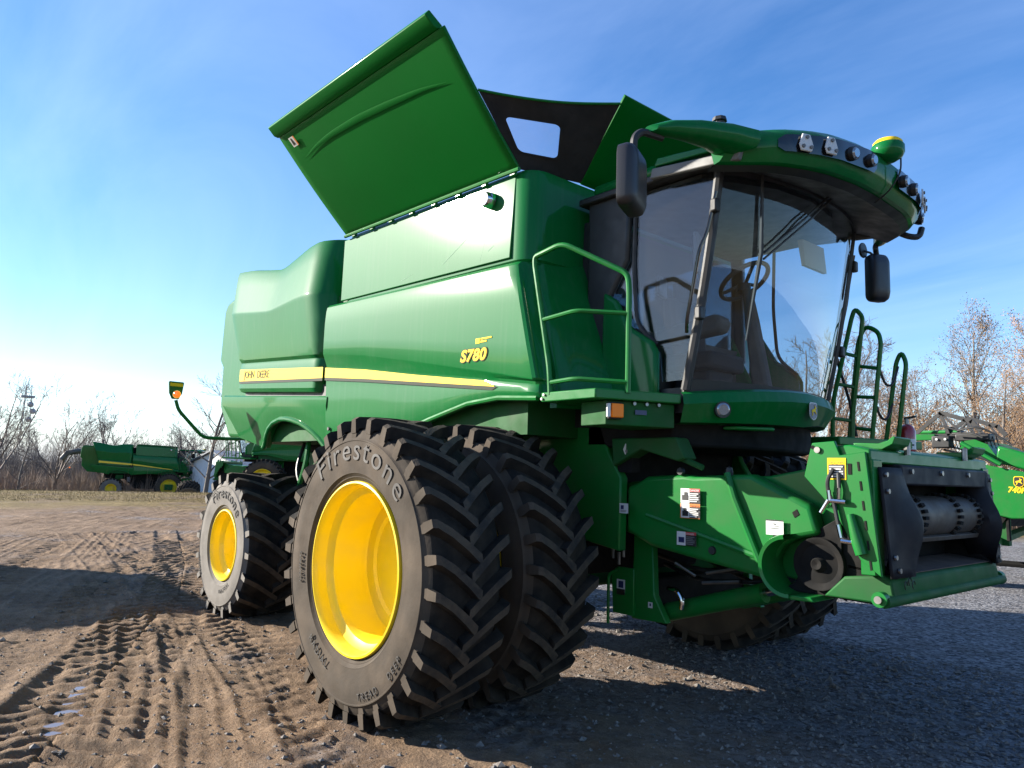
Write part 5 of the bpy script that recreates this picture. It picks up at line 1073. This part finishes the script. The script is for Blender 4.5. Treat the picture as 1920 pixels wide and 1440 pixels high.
def make_tree(seed, H, style, kind, rmin=.010, leaves=0, dense=1.0, fine=False):
    g = random.Random(seed); trunk = []; crown = []; tips = []
    def bend(d, k, lift=0): return (d+Vector((g.gauss(0, k), g.gauss(0, k), g.gauss(lift, k*.6)))).normalized()
    def branch(p, d, length, r, lev, maxlev):
        n = (6, 5, 4, 3, 2)[min(lev, 4)]; q = p
        for i in range(n):
            d = bend(d, .13, .035); nq = q+d*length/n; ra, rb = r*(1-.75*i/n), r*(1-.75*(i+1)/n)
            crown.append((tuple(q), tuple(nq), max(ra, rmin), max(rb, rmin*.7)))
            if lev < maxlev and i >= (1 if lev < 2 else 0):
                for _ in range(1 if g.random() < .72 else 2):
                    if g.random() > dense: continue
                    side = d.cross(Vector((g.gauss(0, 1), g.gauss(0, 1), g.gauss(0, 1)))).normalized(); t = g.uniform(.5, .95); nd = (d*math.cos(t)+side*math.sin(t)+Vector((0, 0, .18))).normalized()
                    branch(q.lerp(nq, g.random()), nd, length*g.uniform(.38, .66)*(1-.35*i/n), max(rb*.6, rmin), lev+1, maxlev)
            q = nq
        tips.append(q)
    if style == 'fan':
        th = H*g.uniform(.16, .24); p = Vector((0, 0, -.1)); d = Vector((g.gauss(0, .05), g.gauss(0, .05), 1)).normalized(); top = p+d*th
        trunk.append((tuple(p), tuple(top), H*.024, H*.019)); n = 6
        for i in range(n):
            az = 6.283*i/n+g.uniform(-.4, .4); t = g.uniform(.12, .72); nd = Vector((math.sin(t)*math.cos(az), math.sin(t)*math.sin(az), math.cos(t)))
            branch(top-d*g.uniform(0, th*.35), nd, H*g.uniform(.55, .82), H*g.uniform(.009, .014), 0, 4 if fine else 3)
    else:
        q = Vector((0, 0, -.1)); d = Vector((g.gauss(0, .03), g.gauss(0, .03), 1)).normalized(); n = 9
        for i in range(n):
            d = bend(d, .045, .02); nq = q+d*H*.97/n; ra, rb = H*.019*(1-.9*i/n), H*.019*(1-.9*(i+1)/n); trunk.append((tuple(q), tuple(nq), ra, rb))
            if i >= 1:
                for _ in range(3 if style == 'leader' else 4):
                    az = g.uniform(0, 6.283); t = g.uniform(.55, 1.0) if style == 'leader' else g.uniform(.35, .7); nd = Vector((math.sin(t)*math.cos(az), math.sin(t)*math.sin(az), math.cos(t)))
                    branch(q.lerp(nq, g.random()), nd, H*.42*(1-.72*i/n)*g.uniform(.7, 1.15), max(rb*.5, rmin), 1, 3)
            q = nq
        tips.append(q)
    out = []
    for nm, segs, k in (('trunk', trunk, 7), ('crown', crown, 3)):
        V, F = tubes_np(segs, k); me = bpy.data.meshes.new(nm); me.from_pydata(V.tolist(), [], F.tolist()); me.materials.append((bark_pale if kind == 'pale' else bark) if nm == 'trunk' else (bark_pale if kind == 'pale' else (twig_warm if kind == 'warm' else twig)))
        me.polygons.foreach_set('use_smooth', [True]*len(me.polygons)); out.append(me)
    if leaves:
        V = []; F = []
        for t in range(leaves):
            c = Vector(g.choice(tips))+Vector((g.gauss(0, .18), g.gauss(0, .18), g.gauss(-.05, .18))); a = Vector((g.gauss(0, 1), g.gauss(0, 1), g.gauss(0, 1))).normalized()*g.uniform(.02, .045); b = a.orthogonal().normalized()*a.length*.7
            o = len(V); V += [tuple(c-a), tuple(c+b), tuple(c+a), tuple(c-b)]; F.append((o, o+1, o+2, o+3))
        me = bpy.data.meshes.new('dry_leaves'); me.from_pydata(V, [], F); me.materials.append(leaf); out.append(me)
    return out
TREES = dict(a=make_tree(1, 8, 'fan', 'grey', .008, dense=.85, fine=True), b=make_tree(5, 8, 'fan', 'grey', .008, dense=.85, fine=True), c=make_tree(9, 8, 'leader', 'grey'), p=make_tree(14, 10, 'upright', 'pale', .009, 5000), q=make_tree(21, 10, 'leader', 'warm', .009, 6500), r=make_tree(27, 10, 'fan', 'grey', .009, dense=.85, fine=True), s=make_tree(33, 6, 'fan', 'warm', .009, 9000))
def tree(kind, az, d, k, label, group=None, rot=None, zoff=0):
    x, y = polar(az, d); t = thing('bare_tree', label, 'tree', (x, y, gh(x, y)+zoff), R(rot if rot is not None else random.uniform(0, 360)), group); t.scale = (k, k, k)
    for me in TREES[kind]:
        o = bpy.data.objects.new(me.name.split('.')[0], me); COL.objects.link(o); o.parent = t
    return t
tree('a', 169.9, 66, .86, 'wide bare tree standing left of the distant combine, its trunk forked low', rot=40)
tree('b', 167.2, 70, .9, 'bare tree rising just behind the spout of the distant combine', rot=100)
tree('c', 160.8, 48, .95, 'dark bare tree behind the marker lamp at the rear of the large combine', rot=10)
tree('b', 162.7, 76, .8, 'bare tree above the cab of the distant combine', rot=220)
tree('a', 173.6, 60, 1.0, 'bare tree cut off by the left edge of the picture', rot=150)
tree('c', 171.9, 64, .62, 'small bare tree below the radio tower', rot=75)
tree('r', 116.2, 38, .95, 'tall bare tree behind the ladder rails right of the cab', rot=30)
tree('q', 113.8, 34, .62, 'small tree holding brown leaves between the ladder rails', rot=200)
tree('r', 111.6, 45, .85, 'bare grey tree between the ladder rails and the pale tree', rot=130)
tree('p', 107.4, 36, .84, 'tall pale barked tree with sparse brown leaves at the right edge', rot=15)
tree('q', 104.6, 40, .84, 'reddish tree with dry leaves cut off by the right edge of the picture', rot=300)
tree('s', 109.6, 30, .62, 'low leafy shrub tree behind the draper header', rot=60)
tree('s', 117.8, 33, .66, 'brown leafed shrub tree just right of the cab', rot=10)
tree('s', 114.6, 44, .8, 'brown leafed tree low behind the narrow ladder rail', rot=250)
tree('p', 103.0, 46, .9, 'pale bare tree beyond the right edge', rot=90)
tree('q', 106.0, 33, .62, 'lower reddish tree just in front of the tall pale tree', rot=77)
tree('s', 105.2, 37, .95, 'brown leafed tree right of the tall pale tree', rot=140)
tree('s', 112.2, 38, .95, 'brown leafed tree above the black reel frame', rot=20)
tree('q', 110.0, 42, .7, 'reddish slender tree above the header hood', rot=160)
tree('s', 103.4, 34, .8, 'brown leafed shrub tree cut by the right edge', rot=205)
FAR = 'bare trees in the distant treeline'
k = 0
for az, d, s in ((175, 130, .9), (172.8, 120, .8), (170.8, 125, .85), (168.4, 118, .9), (166.4, 112, .75), (165.2, 122, .8), (163.9, 115, .7), (162.4, 110, .8), (160.9, 104, .85), (159.4, 100, .9), (157.5, 105, .9), (118.6, 70, .8), (112.9, 72, .8), (109.2, 75, .85), (106, 70, .9), (102.5, 76, .9)):
    tree('abcr'[k % 4] if az > 140 else 'rq'[k % 2], az, d, s, 'bare tree in the hazy treeline far behind the parked combine' if az > 140 else 'bare tree in the far row behind the trees at right', FAR if az > 140 else 'bare trees far behind on the right'); k += 1
# brushwood along the far fence line, dry grass
def brush(name, n, fn, hmin, hmax, m, label, cat):
    g = np.random.default_rng(len(name)+n); P0 = np.array([fn(g) for _ in range(n)]); z0 = base_h(P0[:, 0], P0[:, 1]); h = g.uniform(hmin, hmax, n)*P0[:, 2]
    lean = g.normal(0, .22, (n, 2))*h[:, None]; a = g.uniform(0, 3.14, n); w = .012+.012*g.random(n); dx, dy = np.cos(a)*w, np.sin(a)*w
    A = np.stack([P0[:, 0]-dx, P0[:, 1]-dy, z0-.05], -1); B = np.stack([P0[:, 0]+dx, P0[:, 1]+dy, z0-.05], -1); T = np.stack([P0[:, 0]+lean[:, 0], P0[:, 1]+lean[:, 1], z0+h], -1); Mx = (A+B)/2*.45+T*.55+g.normal(0, .06, (n, 3)); S2 = Mx+np.stack([g.normal(0, .25, n)*h, g.normal(0, .25, n)*h, h*.35], -1)
    V = np.stack([A, B, T, Mx, Mx+np.stack([dx, dy, 0*dx], -1)*.8, S2], 1).reshape(-1, 3); F = (np.array([(0, 1, 2), (3, 4, 5)])[None]+(np.arange(n)*6)[:, None, None]).reshape(-1, 3)
    me = bpy.data.meshes.new(name); me.from_pydata(V.tolist(), [], F.tolist()); me.materials.append(m); o = bpy.data.objects.new(name, me); COL.objects.link(o); return tag(o, label, cat, kind='stuff')
def along(az0, az1, d0, d1, sc=1):
    def fn(g):
        az = g.uniform(az0, az1); d = g.uniform(d0, d1); x, y = polar(az, d); return (x, y, sc*(.6+(.5*math.sin(az*7.)*math.sin(az*2.3) if sc >= 1 else .4*g.random())))
    return fn
brush('brushwood', 26000, along(156, 178, 62, 82), .8, 2.6, twig_warm, 'brown leafless brushwood along the far edge of the yard', 'brush')
brush('distant_thicket', 22000, along(155, 178, 96, 135, 1.6), 2.0, 5.0, twig, 'grey leafless thicket far behind the parked combine', 'thicket')
brush('thicket', 16000, along(100, 121, 36, 60, 1.0), .8, 3.2, twig_warm, 'reddish brown thicket under the trees at the right', 'thicket')
dry = mat('dry_grass', (.25, .18, .07), .9)
brush('dry_grass', 30000, along(156, 178, 35, 60, .5), .04, .17, dry, 'short dry grass verge across the yard', 'grass')
